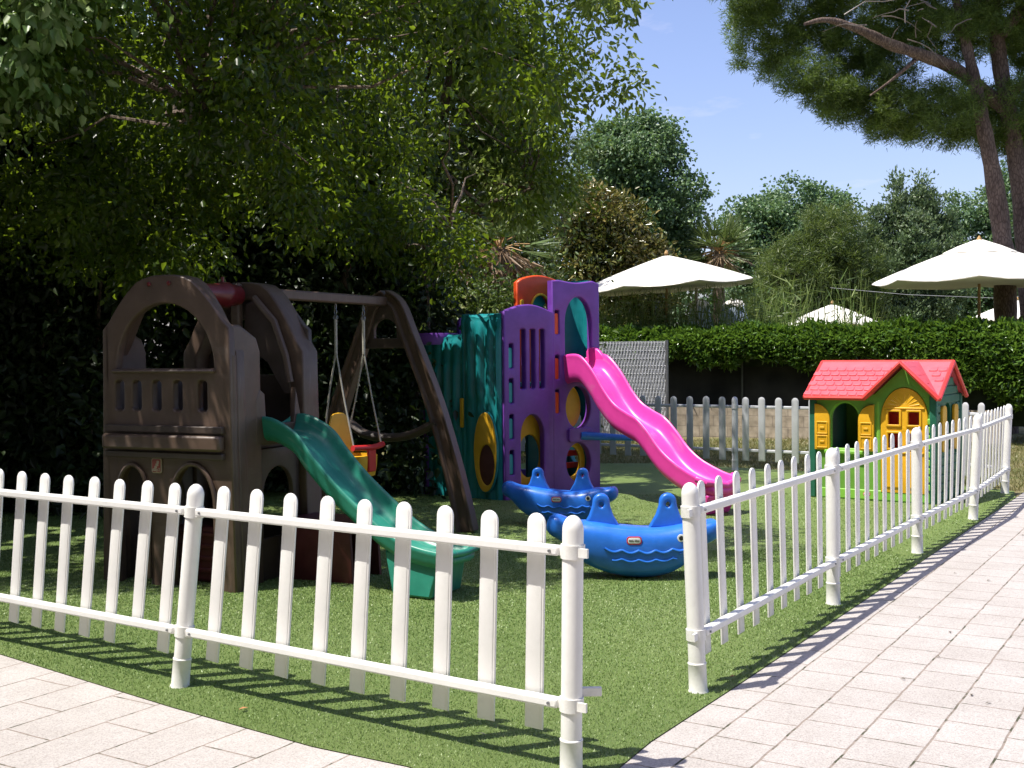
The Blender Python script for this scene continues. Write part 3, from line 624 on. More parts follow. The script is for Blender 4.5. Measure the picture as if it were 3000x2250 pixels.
# teal edge column and back pieces
MB().tube([(2*W1+.012, .05, 0), (2*W1+.012, .05, 2.37)], .045, 14).build('corner_column', TEAL, CL)
MB().tube([(W1, .0, 0), (W1, .0, 2.05)], .036, 12).build('seam_column', PURP, CL)
mb = MB(); q = [(W1+.36+.26*math.cos(t), .35+.24*math.sin(t)) for t in np.linspace(0, 2*PI, 25)[:-1]]
rows = [[(x, y, z) for x, y in q] for z in (1.35, 2.35, 2.39)]+[[(W1+.36+(x-W1-.36)*.94, .35+(y-.35)*.94, z) for x, y in q] for z in (2.39, 2.35, 1.35)]
mb.grid(rows); mb.v = mb.v
# half drum: teal wall behind the slide opening
plate('back_wall', arch_outline(.30, 2.42, 2.3, .2), [ell(0, 2.02, .13, .17)], .05, TEAL, CL, (W1+.36, .55, 0), bevel=.012)
mb2 = MB(); arc = [(W1+.42+.22*math.cos(t), .10+.30*math.sin(t)) for t in np.linspace(.1, PI-.1, 14)]; arci = [(W1+.42+.19*math.cos(t), .10+.27*math.sin(t)) for t in np.linspace(PI-.1, .1, 14)]
mb2.grid([[(x, y, z) for x, y in arc+arci] for z in (1.25, 1.6, 2.0, 2.38, 2.42)]); mb2.build('teal_drum', TEAL, CL)
plate('side_wall', rrect(0.02, 0, .62, 2.3, .05), [ell(.32, 1.9, .14, .2), ell(.32, .6, .18, .3)], .06, TEAL, CL, (2*W1, .05, 0), X=(0, 1), bevel=.012)
# orange back tower wall
plate('orange_wall', [(0, 1.2), (.56, 1.2), (.56, 2.44)]+top_curve(0, .56, 2.44, 2.50)[1:-1]+[(0, 2.42)], [arch(.17, 1.9, .43, 2.12, 2.30)], .08, ORNG, CL, (.50, .50, -.03), bevel=.02, res=3)
aa = arch(.17, 1.87, .43, 2.09, 2.27); MB().tube([(x+.50, .455, z) for x, z in aa[2:]], .014, 8).build('yellow_trim', YEL, CL)
plate('handhold', rrect(0, 2.0, .03, 2.2, .014), [], .03, YEL, CL, (.52, .44, 0), bevel=.004)
plate('back_wall', rrect(0.02, 0, 1.22, 2.0, .05), [ell(.3, 1.4, .18, .3), ell(.32, .5, .15, .25), ell(.9, .45, .18, .25)], .06, PURP, CL, (0, 1.0, 0), bevel=.012)
MB().box((.62, .6, 1.24), (1.15, .7, .05)).build('floor_panel', TEAL, CL, bevel=.01)
# teal corrugated stump walls
t2w = Vector((-.80, .60)).normalized()
Rloc = Matrix.Rotation(-math.atan2(t1.y, t1.x), 2)
t2 = Rloc @ t2w
def corr(name, L, H, z0, top, seed, parent, at, mat, slotz):
    """corrugated stump wall: x along, wavy thickness"""
    rows = []; nx = 46; rng = random.Random(seed); ph = rng.random()*3
    zs = np.concatenate([np.linspace(0, H-.06, 26), [H-.03, H-.01, H]])
    mb = MB()
    for z in zs:
        row = []
        for k in range(nx+1):
            x = L*k/nx; e = min(1, min(k, nx-k)/3)
            g = .5+.5*math.cos(2*PI*x/.135+ph); deep = 1 if slotz[0] < z < slotz[1] else .25
            y = -.045-.035*g*deep*e+(.02*deep if g < .25 else 0); y *= (.75+.25*e)
            if z > H-.04: y *= .6
            zz = z+(top(x/L) if z > H*.8 else 0)*(z-H*.8)/(H*.2) if z > H*.8 else z
            row.append((x, y, zz))
        row += [(L*(1-k/12), .045, row[0][2]+ (row[-1-0][2]-row[0][2])*(1-k/12)) for k in range(13)]
        rows.append(row)
    mb.grid(rows); o = mb.build(name, mat, parent, angle=60); o.location = at; return o
dirl = (-t2.x, -t2.y)
c1 = corr('stump_wall', .55, 1.98, 0, lambda f: .05*abs(2*f-1), 1, CL, (t2.x*.55, t2.y*.55, 0), TEAL, (1.1, 1.78)); c1.rotation_euler = (0, 0, math.atan2(dirl[1], dirl[0]))
c2 = corr('stump_wall', .56, 1.77, 0, lambda f: .04*abs(2*f-1), 2, CL, (t2.x*1.11, t2.y*1.11, 0), TEAL, (.75, 1.5)); c2.rotation_euler = c1.rotation_euler
for (x, zc, a, b) in ((.37, .52, .15, .43),):
    plate('yellow_frame', ell(x, zc, a+.012, b+.012), [ell(x, zc, a, b)], .03, TEAL, c1, (0, -.075, 0), bevel=.008)
    plate('yellow_disc', ell(x, zc, a, b), [ell(x+.02, zc-.14, a*.72, b*.52)], .03, YEL, c1, (0, -.085, 0), bevel=.006)
    plate('maroon_disc', ell(x+.02, zc-.14, a*.74, b*.54), [], .01, MAROON, c1, (0, -.078, 0), bevel=.002)  # maroon disc filling the hole in the yellow one
plate('handhold', rrect(.02, .78, .05, 1.1, .014), [], .03, YEL, c1, (0, -.075, 0), bevel=.004)
MB().lathe([(.27, 1.70), (.285, 1.78), (.27, 1.83), (.24, 1.83), (.235, 1.75)], 24, Matrix.Translation((t2.x*.84+.02, t2.y*.84+.24, 0))).build('stump_rim', PURP, CL)
MB().tube([(t2.x*1.08, t2.y*1.08-.02, 0), (t2.x*1.08, t2.y*1.08-.02, .95)], .06, 12).build('corner_column', PURP, CL)
# pink slide --------------------------------------------------
SLs = channel('pink_slide', [(-.05, 1.56), (.12, 1.585), (.28, 1.575), (.41, 1.50), (.56, 1.36), (.70, 1.20), (.86, 1.06), (1.05, .975), (1.22, .91), (1.38, .79), (1.55, .63), (1.72, .52), (1.90, .445), (2.08, .39), (2.2, .375)], .40,
              lambda f: .37-.12*f, lambda f: .18-.05*max(0, f-.75)/.25, PINK, CL, flare=lambda f: .18*max(0, f-.8)/.2, k=5)
sd = Rloc @ Vector((.59, -.81)).normalized()
SLs.location = (W1+.345, -.02, 0); SLs.rotation_euler = (0, 0, math.atan2(sd.y, sd.x))
mb = MB(); v = [(1.95, -.17, .0), (2.15, -.17, .0), (2.15, .17, .0), (1.95, .17, .0), (1.80, -.20, .32), (2.24, -.21, .20), (2.24, .21, .20), (1.80, .20, .32)]
mb.add(v, [(0, 3, 2, 1), (4, 5, 6, 7), (0, 1, 5, 4), (1, 2, 6, 5), (2, 3, 7, 6), (3, 0, 4, 7)]); mb.build('slide_foot', PINK, SLs, bevel=.02)
mb = MB(); mb.tube([(2.12, -.25, .36), (2.22, -.22, .33), (2.27, 0, .29), (2.22, .22, .33), (2.12, .25, .36)], .035, 10); mb.tube([(2.14, -.2, .27), (2.22, -.15, .25), (2.25, 0, .24), (2.22, .15, .25), (2.14, .2, .27)], .05, 10); mb.build('slide_lip', PINK, SLs)
for sy in (1,):
    plate('slide_grip', [(-.03, 1.40), (.10, 1.38), (.20, 1.44), (.24, 1.52), (.16, 1.60), (.08, 1.635), (.0, 1.63), (-.03, 1.60)], [], .05, PINK, SLs, (.0, sy*.195, 0), bevel=.02, res=3)
MB().tube([(W1+.36, -.06, .66), (W1+.9, -.28, .62), (W1+1.12, -.34, .61)], [.05, .032, .032], 12).build('blue_bar', BLUE, CL)
plate('bar_bracket', rrect(W1+.20, .60, W1+.50, .74, .03), [], .05, PURP, CL, (0, -.06, 0), bevel=.01)

# ------------------------------------------------------------------ whale rockers
def logo(parent, x, y, z, s):
    p = plate('logo_plate', rrect(-.052*s, -.028*s, .052*s, .028*s, .022*s), [], .006, plastic('logo_bright_red', (.62, .03, .05)), parent, (x, y, z), bevel=.001)
    plate('logo_face', rrect(-.043*s, -.019*s, .043*s, .019*s, .015*s), [], .004, WHP, p, (0, -.004, 0), bevel=.0008)
    t = link('lettering', text_mesh('little tikes', .0185*s, BLACKP), p); t.location = (0, -.0068, 0)
def whale(label, loc, X):
    t = thing('whale_rocker', label, 'rocker toy', (*loc, 0), X=X, group='blue whale rockers on the turf')
    # s, zbottom, ztop, halfwidth
    pr = [(-.625, .345, .375, .02), (-.61, .31, .43, .06), (-.57, .285, .455, .10), (-.52, .265, .45, .11), (-.47, .20, .425, .10), (-.42, .145, .41, .115), (-.36, .105, .408, .14), (-.28, .065, .405, .155), (-.18, .03, .385, .165),
          (-.06, .006, .37, .17), (.06, .0, .36, .17), (.18, .012, .36, .17), (.28, .045, .375, .165), (.36, .10, .395, .155), (.43, .17, .40, .135), (.48, .225, .395, .115), (.53, .25, .41, .12), (.57, .27, .41, .105), (.595, .295, .385, .06), (.605, .33, .36, .02)]
    mb = MB(); rows = []
    for s, zb, zt_, w in pr:
        c = (zb+zt_)/2; h = (zt_-zb)/2; row = []
        for k in range(24):
            a = 2*PI*k/24; ca, sa = math.cos(a), math.sin(a); ex = .62
            y = w*math.copysign(abs(ca)**ex, ca); z = c+h*math.copysign(abs(sa)**ex, sa)
            y *= 1-.22*max(0, -sa)     # narrower towards the rocking keel
            row.append((s, y, z))
        rows.append(row)
    mb.grid(rows); mb.build('body', BLUE, t, sub=1)
    for sx in (-.236, .235):
        o = [(-.10, 0), (.10, 0), (.065, .06), (.042, .13)]+[(.038*math.cos(a), .165+.036*math.sin(a)) for a in np.linspace(0, PI, 9)]+[(-.042, .13), (-.065, .06)]
        plate('handle', o, [ell(0, .145, .014, .017, 14)], .075, BLUE, t, (sx, 0, .375), bevel=.022, res=3)
    def wy(s, z):      # half width of the body at s, z
        for a, b in zip(pr, pr[1:]):
            if a[0] <= s <= b[0]:
                f = (s-a[0])/(b[0]-a[0]); zb, zt_, w = (a[i]+(b[i]-a[i])*f for i in (1, 2, 3)); sa = max(-.98, min(.98, (z-(zb+zt_)/2)/((zt_-zb)/2)))
                sa = math.copysign(abs(sa)**(1/.62), sa); return w*(max(0, 1-sa*sa)**.5)**.62*(1-.22*max(0, -sa))
        return .1
    for k, (zl, amp) in enumerate(((.195, .020), (.135, .016))):
        pts = []
        for s in np.linspace(-.22+.05*k, .33-.05*k, 50):
            z = zl+amp*(1-abs(math.sin((s+.22)*PI/.118)))+.25*(s-.05)**2; pts.append((s, -wy(s, z)+.002, z))
        MB().tube(pts, .009, 8).build('wave_ridge', BLUE, t)
    pts = [(s, -wy(s, zz)+.001, zz) for s, zz in ((.30, .19), (.36, .22), (.42, .27), (.45, .30))]; MB().tube(smooth_path(pts, 4), .007, 6).build('mouth_ridge', BLUE, t)
    for sy in (-1, 1):
        M = Matrix.Translation((.312, sy*(wy(.312, .300)-.001), .300)) @ Matrix.Rotation(-sy*PI/2, 4, 'X')
        e = MB().lathe([(.028, 0), (.027, .004), (.001, .006)], 20, M).build('eye', WHP, t)
        MB().lathe([(.0165, .005), (.015, .008), (.001, .009)], 16, M).build('pupil', BLACKP, e)
    logo(t, -.015, -wy(-.015, .285)-.002, .285, 1.0)
    return t
whale('blue whale rocker nearest the viewer, in the sun beside the gap in the white fence', (.86, 8.22), (1, -.03))
whale('shaded blue whale rocker just in front of the purple climbing tower', (.44, 10.75), (.95, -.20)).scale = (.89, .89, .89)

# ------------------------------------------------------------------ playhouse
HA = Vector((3.27, 12.63)); HT = Vector((.82, -.57)).normalized(); HN = Vector((-HT.y, HT.x))
PH = thing('playhouse', 'green and yellow plastic playhouse with a coral red tiled roof', 'playhouse', (HA.x, HA.y, 0), X=HT)
WW, DD = 1.28, .98; EZ, RZ = 1.12, 1.44; GX, GH = .97, .325
gable = [(0.03, 0), (WW-.03, 0), (WW-.03, EZ), (GX+GH-.03, EZ), (GX, RZ-.04), (GX-GH+.03, EZ), (.03, EZ)]
winh = arch(.20, .53, .50, .86, 1.03); doorh = arch(.735, .10, 1.225, .86, 1.20, 18)
fw = plate('front_wall', gable, [winh, doorh], .07, LIMED, PH, (0, .035, 0), bevel=.01)
for zz in [.17+.085*k for k in range(5)]:
    for (a, b) in ((.09, .69),):
        MB().box(((a+b)/2, -.008, zz), (b-a, .03, .070)).build('siding_board', LIME, fw, bevel=.010)
for zz in [.17+.085*k for k in range(9)]: MB().box((1.238+.006, -.045, zz), (.05, .03, .066)).build('siding_board', LIME, fw, bevel=.010)
MB().box((WW/2, -.012, .06), (WW-.06, .06, .11)).build('plinth', LIME, fw, bevel=.012)
MB().box((.35, -.04, .505), (.42, .10, .045)).build('window_sill', LIME, fw, bevel=.012)
wt = MB(); wt.tube([(.515, -.02, .53)]+[(x*1.0, -.02, z) for x, z in arch(.185, .53, .515, .86, 1.045)[2:]]+[(.185, -.02, .53)], .017, 8); wt.build('window_frame', LIME, fw)
for cx in (.705, 1.25):
    MB().tube([(cx-.0, -.01, 0), (cx, -.01, 1.05 if cx < 1 else 1.02)], .030, 10).build('door_column', LIME, fw)
wt = MB(); wt.tube([(x, -.022, z) for x, z in arch(.72, .10, 1.24, .86, 1.215)[2:]], .014, 8); wt.build('door_arch_trim', LIMED, fw)
# door
dh = [arch(.80, .66, .92, .78, .781), arch(1.03, .66, 1.15, .78, .781)]
dh = [rrect(.815, .80, .935, .955, .008), rrect(1.02, .80, 1.14, .955, .008), rrect(.815, .56, .935, .73, .008), rrect(1.02, .56, 1.14, .73, .008)]
door = plate('door', arch(.745, .105, 1.215, .86, 1.19, 18), dh, .045, YEL, PH, (0, .01, 0), bevel=.007)
for (a, b, c, d) in ((.80, .795, .95, .965), (1.005, .795, 1.155, .965), (.80, .55, .95, .74), (1.005, .55, 1.155, .74)):
    plate('pane_frame', rrect(a, b, c, d, .01), [rrect(a+.018, b+.018, c-.018, d-.018, .006)], .02, YEL, door, (0, -.026, 0), bevel=.005)
for (a, b, c, d) in ((.80, .16, .95, .50), (1.005, .16, 1.155, .50)):
    plate('door_panel', rrect(a, b, c, d, .012), [], .02, YEL, door, (0, -.024, 0), bevel=.007)
MB().box((.98, -.022, .52), (.40, .025, .02)).build('door_ledge', YEL, door, bevel=.006)
MB().box((.98, -.022, .985), (.42, .025, .018)).build('door_ledge', YEL, door, bevel=.006)
for k in range(9):
    a = PI*(.06+.88*k/8); x0, z0 = .98+.05*math.cos(a), 1.0+.04*math.sin(a); x1, z1 = .98+.16*math.cos(a), 1.0+.135*math.sin(a)
    MB().tube([(x0, -.018, z0), (x1, -.018, z1)], [.006, .011], 6).build('sunburst_ray', YEL, door)
MB().tube([(.98+.045*math.cos(a), -.016, 1.0+.035*math.sin(a)) for a in np.linspace(0, PI, 10)], .007, 6).build('sunburst_arc', YEL, door)
MB().box((.98, .16, .75), (.42, .02, .50)).build('red_inner_panel', RED, PH, bevel=.005)
# shutters
for (x0, x1, flip) in ((.035, .19, 1), (.51, .665, -1)):
    n = 8; o = [(x0, .53), (x1, .53)]
    if flip > 0: o += [(x1, .84)]+[(x0+(x1-x0)*math.cos(PI/2*k/n), .84+.17*math.sin(PI/2*k/n)) for k in range(1, n+1)]
    else: o = [(x0, .53), (x1, .53)]+[(x1-(x1-x0)*math.sin(PI/2*k/n)*1.0, .84+.17*math.cos(PI/2*k/n)) for k in range(0, n+1)]
    sh = plate('shutter', o, [], .03, YEL, PH, (0, -.018, 0), bevel=.007)
    for (b, d) in ((.545, .675), (.695, .825)):
        p = plate('shutter_panel', rrect(x0+.018, b, x1-.018, d, .008), [rrect(x0+.028, b+.010, x1-.028, d-.010, .005)], .012, YEL, sh, (0, -.016, 0), bevel=.004)
        MB().box(((x0+x1)/2, -.018, (b+d)/2), (.05, .01, .022)).build('shutter_relief', YEL, sh, bevel=.004)
for (x, y) in ((0.005, 0), (WW-.005, 0), (0.005, DD), (WW-.005, DD)):
    MB().box((x, y+.01, .56), (.075, .075, 1.12)).build('corner_post', DKG, PH, bevel=.015)
def side_wall(x, name='side_wall', mat=DKG, wn=True):
    o = [(0.02, 0), (DD-.02, 0), (DD-.02, EZ), (DD/2, RZ-.05), (.02, EZ)]
    w = plate(name, o, [arch(.34, .53, .64, .86, 1.03)], .06, mat, PH, (x, 0, 0), X=(0, 1), bevel=.008)
    for k in range(14):
        z = .06+.092*k
        hw = DD/2-.05 if z < EZ-.03 else max(.03, (RZ-.05-z)/(RZ-.05-EZ)*(DD/2)-.06)
        if .50 < z < 1.06:
            for (a, b) in ((.05, .16), (.82, .93)): MB().box(((a+b)/2, -.034, z), (b-a, .022, .080)).build('siding_board', mat, w, bevel=.008)
        else: MB().box((DD/2, -.034, z), (2*hw, .022, .080)).build('siding_board', mat, w, bevel=.008)
    for x0, x1 in ((.18, .33), (.65, .80)):
        plate('shutter', rrect(x0, .53, x1, 1.0, .05), [], .03, YEL, w, (0, -.05, 0), bevel=.007)
    return w
side_wall(WW-.02)
plate('side_wall', [(0.02, 0), (DD-.02, 0), (DD-.02, EZ), (DD/2, RZ-.05), (.02, EZ)], [], .05, DKG, PH, (.02, 0, 0), X=(0, 1), bevel=.008)
plate('back_wall', [(.03, 0), (WW-.03, 0), (WW-.03, EZ), (.03, EZ)], [arch(.3, .5, .6, .8, 1.0)], .05, LIMED, PH, (0, DD, 0), bevel=.008)
# roof: two slopes plus the front gable, with rows of tiles
roof = MB(); ov = .06; yr = DD/2
def slab(mb, p00, p10, p11, p01, th=.03):
    P = [Vector(p) for p in (p00, p10, p11, p01)]; n = (P[1]-P[0]).cross(P[3]-P[0]).normalized()*th
    if n.z < 0: n = -n
    mb.add(P+[p+n for p in P], [(0, 3, 2, 1), (4, 5, 6, 7), (0, 1, 5, 4), (1, 2, 6, 5), (2, 3, 7, 6), (3, 0, 4, 7)])
sl = (RZ-EZ)/(yr)      # slope
ze = EZ-sl*ov
slab(roof, (-ov, -ov, ze), (GX-GH-.03, -ov, ze), (GX, yr, RZ), (-ov, yr, RZ)); slab(roof, (GX+GH+.03, -ov, ze), (WW+ov, -ov, ze), (WW+ov, yr, RZ), (GX, yr, RZ)); slab(roof, (-ov, DD+ov, ze), (WW+ov, DD+ov, ze), (WW+ov, yr, RZ), (-ov, yr, RZ))
R0 = roof.build('roof', ROOFP, PH, bevel=.008)
gb = MB(); gs = (RZ-EZ)/GH; zg = EZ-gs*.04
slab(gb, (GX-GH-.05, -ov-.045, zg-.01), (GX, -ov-.045, RZ+.01), (GX, yr, RZ+.012), (GX-GH-.05, -ov+.02, zg-.01), .03)
slab(gb, (GX+GH+.05, -ov-.045, zg-.01), (GX, -ov-.045, RZ+.01), (GX, yr, RZ+.012), (GX+GH+.05, -ov+.02, zg-.01), .03)
gb.build('front_gable', ROOFP, R0, bevel=.008)
eb = MB(); yy = -ov-.05
eb.tube([(-ov-.01, -ov-.012, ze+.005), (GX-GH-.05, -ov-.012, ze+.005)], .024, 8); eb.tube([(GX-GH-.06, yy, ze+.004), (GX, yy, RZ+.016), (GX+GH+.06, yy, ze+.004)], .028, 8); eb.tube([(WW+ov+.008, -ov-.01, ze+.004), (WW+ov+.008, yr, RZ+.018), (WW+ov+.008, DD+ov, ze+.004)], .026, 8)
eb.tube([(-ov-.008, -ov-.01, ze+.004), (-ov-.008, yr, RZ+.018), (-ov-.008, DD+ov, ze+.004)], .024, 8)
eb.tube([(-ov, yr, RZ+.022), (WW+ov, yr, RZ+.022)], .02, 8); eb.build('roof_edge', ROOFE, R0)
tiles = MB(); rr = random.Random(5); ln = math.hypot(yr+ov, RZ-ze); vdir = Vector((0, yr+ov, RZ-ze)).normalized(); nd = Vector((0, -vdir.z, vdir.y))
RX = Matrix((Vector((1, 0, 0)), vdir, nd)).transposed()
for r in range(6):
    for c in range(15):
        x = -.04+c*.098+(.049 if r % 2 else 0); d = .05+r*.092
        if x > WW+.03: continue
        p = Vector((x, -ov, ze))+vdir*d+nd*.032
        y = p.y
        gl = GH*(1-(y+ov)/(yr+ov))+.0       # half width of the gable valley at this depth
        if abs(x-GX) < gl+.05: continue
        Rt = RX @ Matrix.Rotation(math.radians(-6), 3, 'X')
        tiles.box(p, (.086, .080, .012), Rt)
to = tiles.build('tiling', ROOFP, R0, bevel=.006)
gt = MB()
for sx in (-1, 1):
    for r in range(3):
        for c in range(3):
            a = .1+.085*r; x = GX+sx*(.06+.085*c); y = -.02+.09*r+(.02*c)
            if abs(x-GX) > GH*(1-(y+ov)/(yr+ov))-.03: continue
            z = RZ+.01-gs*abs(x-GX)+.036; gt.box((x, y, z), (.05, .07, .010), Matrix.Rotation(sx*math.atan(gs), 3, 'Y'))
gt.build('gable_tiling', ROOFP, R0, bevel=.004)
logo(fw, .60, -.075, .07, .7)

# ------------------------------------------------------------------ hedge, net, low wall, wicker screen
HL = [(1.2, 23.0), (4.3, 22.0), (7.2, 20.4), (9.6, 18.6), (13.5, 17.2)]
def hedge():
    t = thing('hedge', 'long clipped green hedge hanging over the black netting at the back', 'hedge', (HL[0][0], HL[0][1], 0))
    b = np.array([HL[0][0], HL[0][1], 0.]); rng = np.random.default_rng(21); Ps = []; Ds = []
    pts = np.array(HL, float); seg = np.linalg.norm(np.diff(pts, axis=0), axis=1); tot = seg.sum(); cum = np.concatenate([[0], np.cumsum(seg)])
    def at(s):
        i = np.clip(np.searchsorted(cum, s, side='right')-1, 0, len(seg)-1); f = ((s-cum[i])/seg[i])[:, None]
        p = pts[i]*(1-f)+pts[i+1]*f; d = (pts[i+1]-pts[i])/seg[i][:, None]; return p, np.column_stack([d[:, 1], -d[:, 0]])
    n = 62000; s = rng.random(n)*tot; p, nn = at(s); f = s/tot
    top = 1.97+.02*np.sin(s*2.1)+.02*np.sin(s*5.3+1); bot = np.where(f < .45, 1.38, 1.38-1.15*np.clip((f-.45)/.25, 0, 1))+.10*np.sin(s*3.7)+.06*np.sin(s*9.1)
    face = rng.random(n) < .68
    u = rng.random(n); z = np.where(face, bot+(top-bot)*u, top-.02); z = np.where(~face & (rng.random(n) < .3), bot+(top-bot)*rng.random(n), z)
    d = np.where(face, .42, rng.uniform(-.42, .42, n)); 
    lump = .06*np.sin(s*4.3+z*3)+.06*np.sin(s*11+z*7)+.05*rng.normal(size=n)
    rnd = np.where(face, -.22*np.clip((z-(top-.25))/.25, 0, 1)**2+.10*np.sin(PI*u), 0)
    off = np.where(face, d+lump+rnd, d); z = z+np.where(face, 0, lump*.6)+rng.normal(size=n)*.02
    P = np.column_stack([p[:, 0]+nn[:, 0]*off, p[:, 1]+nn[:, 1]*off, z])
    D = np.column_stack([nn[:, 0]*.7, nn[:, 1]*.7, np.where(face, .25, .9)])+rng.normal(size=(n, 3))*.6
    m = leafmat('hedge_leaf', [(.022, .060, .012), (.055, .125, .022), (.11, .21, .035), (.21, .33, .06)], trans=(.28, .48, .04), tf=.3, rough=.28, spec=.6, nscale=1.4)
    leaves('foliage', P-b, D, rng.uniform(.08, .15, n), rng.uniform(.035, .06, n), m, t, rng, flat=1.0)
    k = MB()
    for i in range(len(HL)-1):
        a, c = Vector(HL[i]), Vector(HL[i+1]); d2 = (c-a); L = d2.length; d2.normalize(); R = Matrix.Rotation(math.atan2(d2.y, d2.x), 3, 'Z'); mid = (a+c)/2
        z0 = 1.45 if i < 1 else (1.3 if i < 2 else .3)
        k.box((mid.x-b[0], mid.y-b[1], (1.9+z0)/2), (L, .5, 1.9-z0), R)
    k.build('stems_or_core', plastic('hedge_dark_core', (.012, .02, .008), rough=.9, spec=.1), t)  # solid dark boxes: the hedge's inner shade as a core, no modelled stems
hedge()
def net_mat():
    m, nt, b = nmat('black_netting'); L = nt.links; tc = N(nt, 'ShaderNodeTexCoord')
    n = N(nt, 'ShaderNodeTexNoise', Scale=2.0, Detail=5.0); L.new(tc.outputs['Object'], n.inputs['Vector'])
    L.new(ramp(nt, n.outputs[0], [(.3, (.010, .011, .010)), (.7, (.030, .032, .027))]), b.inputs['Base Color']); b.inputs['Roughness'].default_value = .9
    b.inputs['Specular IOR Level'].default_value = .1
    return m
nt_t = thing('shade_netting', 'black shade netting stretched between posts under the hedge', 'netting', (HL[0][0], HL[0][1]-.1, 0))
mb = MB(); b = Vector((HL[0][0], HL[0][1]-.1, 0)); NP = [(1.2, 22.75), (4.3, 21.75), (7.2, 20.15), (8.2, 19.44)]
rows = []
for i in range(len(NP)-1):
    for k in range(12):
        f = k/12; x = NP[i][0]*(1-f)+NP[i+1][0]*f; y = NP[i][1]*(1-f)+NP[i+1][1]*f+.02*math.sin((i*12+k)*1.3); rows.append((x, y))
P_x = [[(x-b.x, y-b.y, z), (x-b.x, y-b.y+.01, z)] for x, y in rows for z in ()]
mb.grid([[(x-b.x, y-b.y, .45), (x-b.x, y-b.y, 1.0), (x-b.x, y-b.y, 1.6), (x-b.x, y-b.y+.012, 1.6), (x-b.x, y-b.y+.012, .45)] for x, y in rows]); mb.build('netting', net_mat(), nt_t)
for i in range(0, len(rows), 6):
    x, y = rows[i]; MB().tube([(x-b.x, y-b.y-.04, 0), (x-b.x, y-b.y-.04, 1.62)], .02, 8).build('net_post', plastic('net_post', (.05, .06, .05)), nt_t)
def block_mat():
    m, nt, b_ = nmat('wall_blocks'); L = nt.links; tc = N(nt, 'ShaderNodeTexCoord'); mp = N(nt, 'ShaderNodeMapping'); mp.inputs['Rotation'].default_value = (PI/2, 0, 0); L.new(tc.outputs['Object'], mp.inputs[0])
    br = N(nt, 'ShaderNodeTexBrick', Scale=1.0); br.inputs['Brick Width'].default_value = .5; br.inputs['Row Height'].default_value = .2; br.inputs['Mortar Size'].default_value = .008
    br.inputs['Color1'].default_value = (.40, .33, .25, 1); br.inputs['Color2'].default_value = (.47, .40, .31, 1); br.inputs['Mortar'].default_value = (.30, .25, .20, 1); L.new(mp.outputs[0], br.inputs['Vector'])
    n = N(nt, 'ShaderNodeTexNoise', Scale=9.0, Detail=6.0); L.new(tc.outputs['Object'], n.inputs['Vector'])
    L.new(mix(nt, 1.0, br.outputs[0], ramp(nt, n.outputs[0], [(.3, (.6, .6, .58)), (.7, (1.1, 1.1, 1.1))]), 'MULTIPLY'), b_.inputs['Base Color']); b_.inputs['Roughness'].default_value = .9
    return m
wl = MB(); 
for i in range(len(NP)-1):
    a, c = Vector(NP[i]), Vector(NP[i+1]); d2 = c-a; L = d2.length; d2.normalize(); nn = Vector((d2.y, -d2.x)); mid = (a+c)/2+nn*.16
    wl.box((mid.x, mid.y, .27), (L+.05, .2, .58), Matrix.Rotation(math.atan2(d2.y, d2.x), 3, 'Z'))
tag(wl.build('low_wall', block_mat()), 'low tan block wall behind the greyish back fence', 'wall')
# hanging leaf strands over the wall are left to the hedge; wicker screen:
def wicker():
    a = Vector((1.55, 21.0)); c = Vector((2.75, 20.6)); d = (c-a); L = d.length; X = d.normalized()
    t = thing('wicker_screen', 'grey woven plastic privacy screen left of the hedge netting', 'screen', (a.x, a.y, 0), X=X)
    m = plastic('grey_wicker', (.52, .53, .56), rough=.5, var=.25, scale=20)
    mb = MB(); n = 44
    for k in range(n):
        x = L*(k+.5)/n; mb.tube([(x, .012*math.sin(j*1.57+k*PI), .0+1.78*j/28) for j in range(29)], L/n*.42, 5)
    mb.build('strands', m, t)
    mb = MB()
    for j in range(26): mb.tube([(0, 0, .05+j*.068), (L, 0, .05+j*.068)], .006, 4)
    mb.build('weave', m, t)
    for x in (0, L): MB().tube([(x, 0, 0), (x, 0, 1.8)], .028, 10).build('screen_post', METAL, t)
wicker()

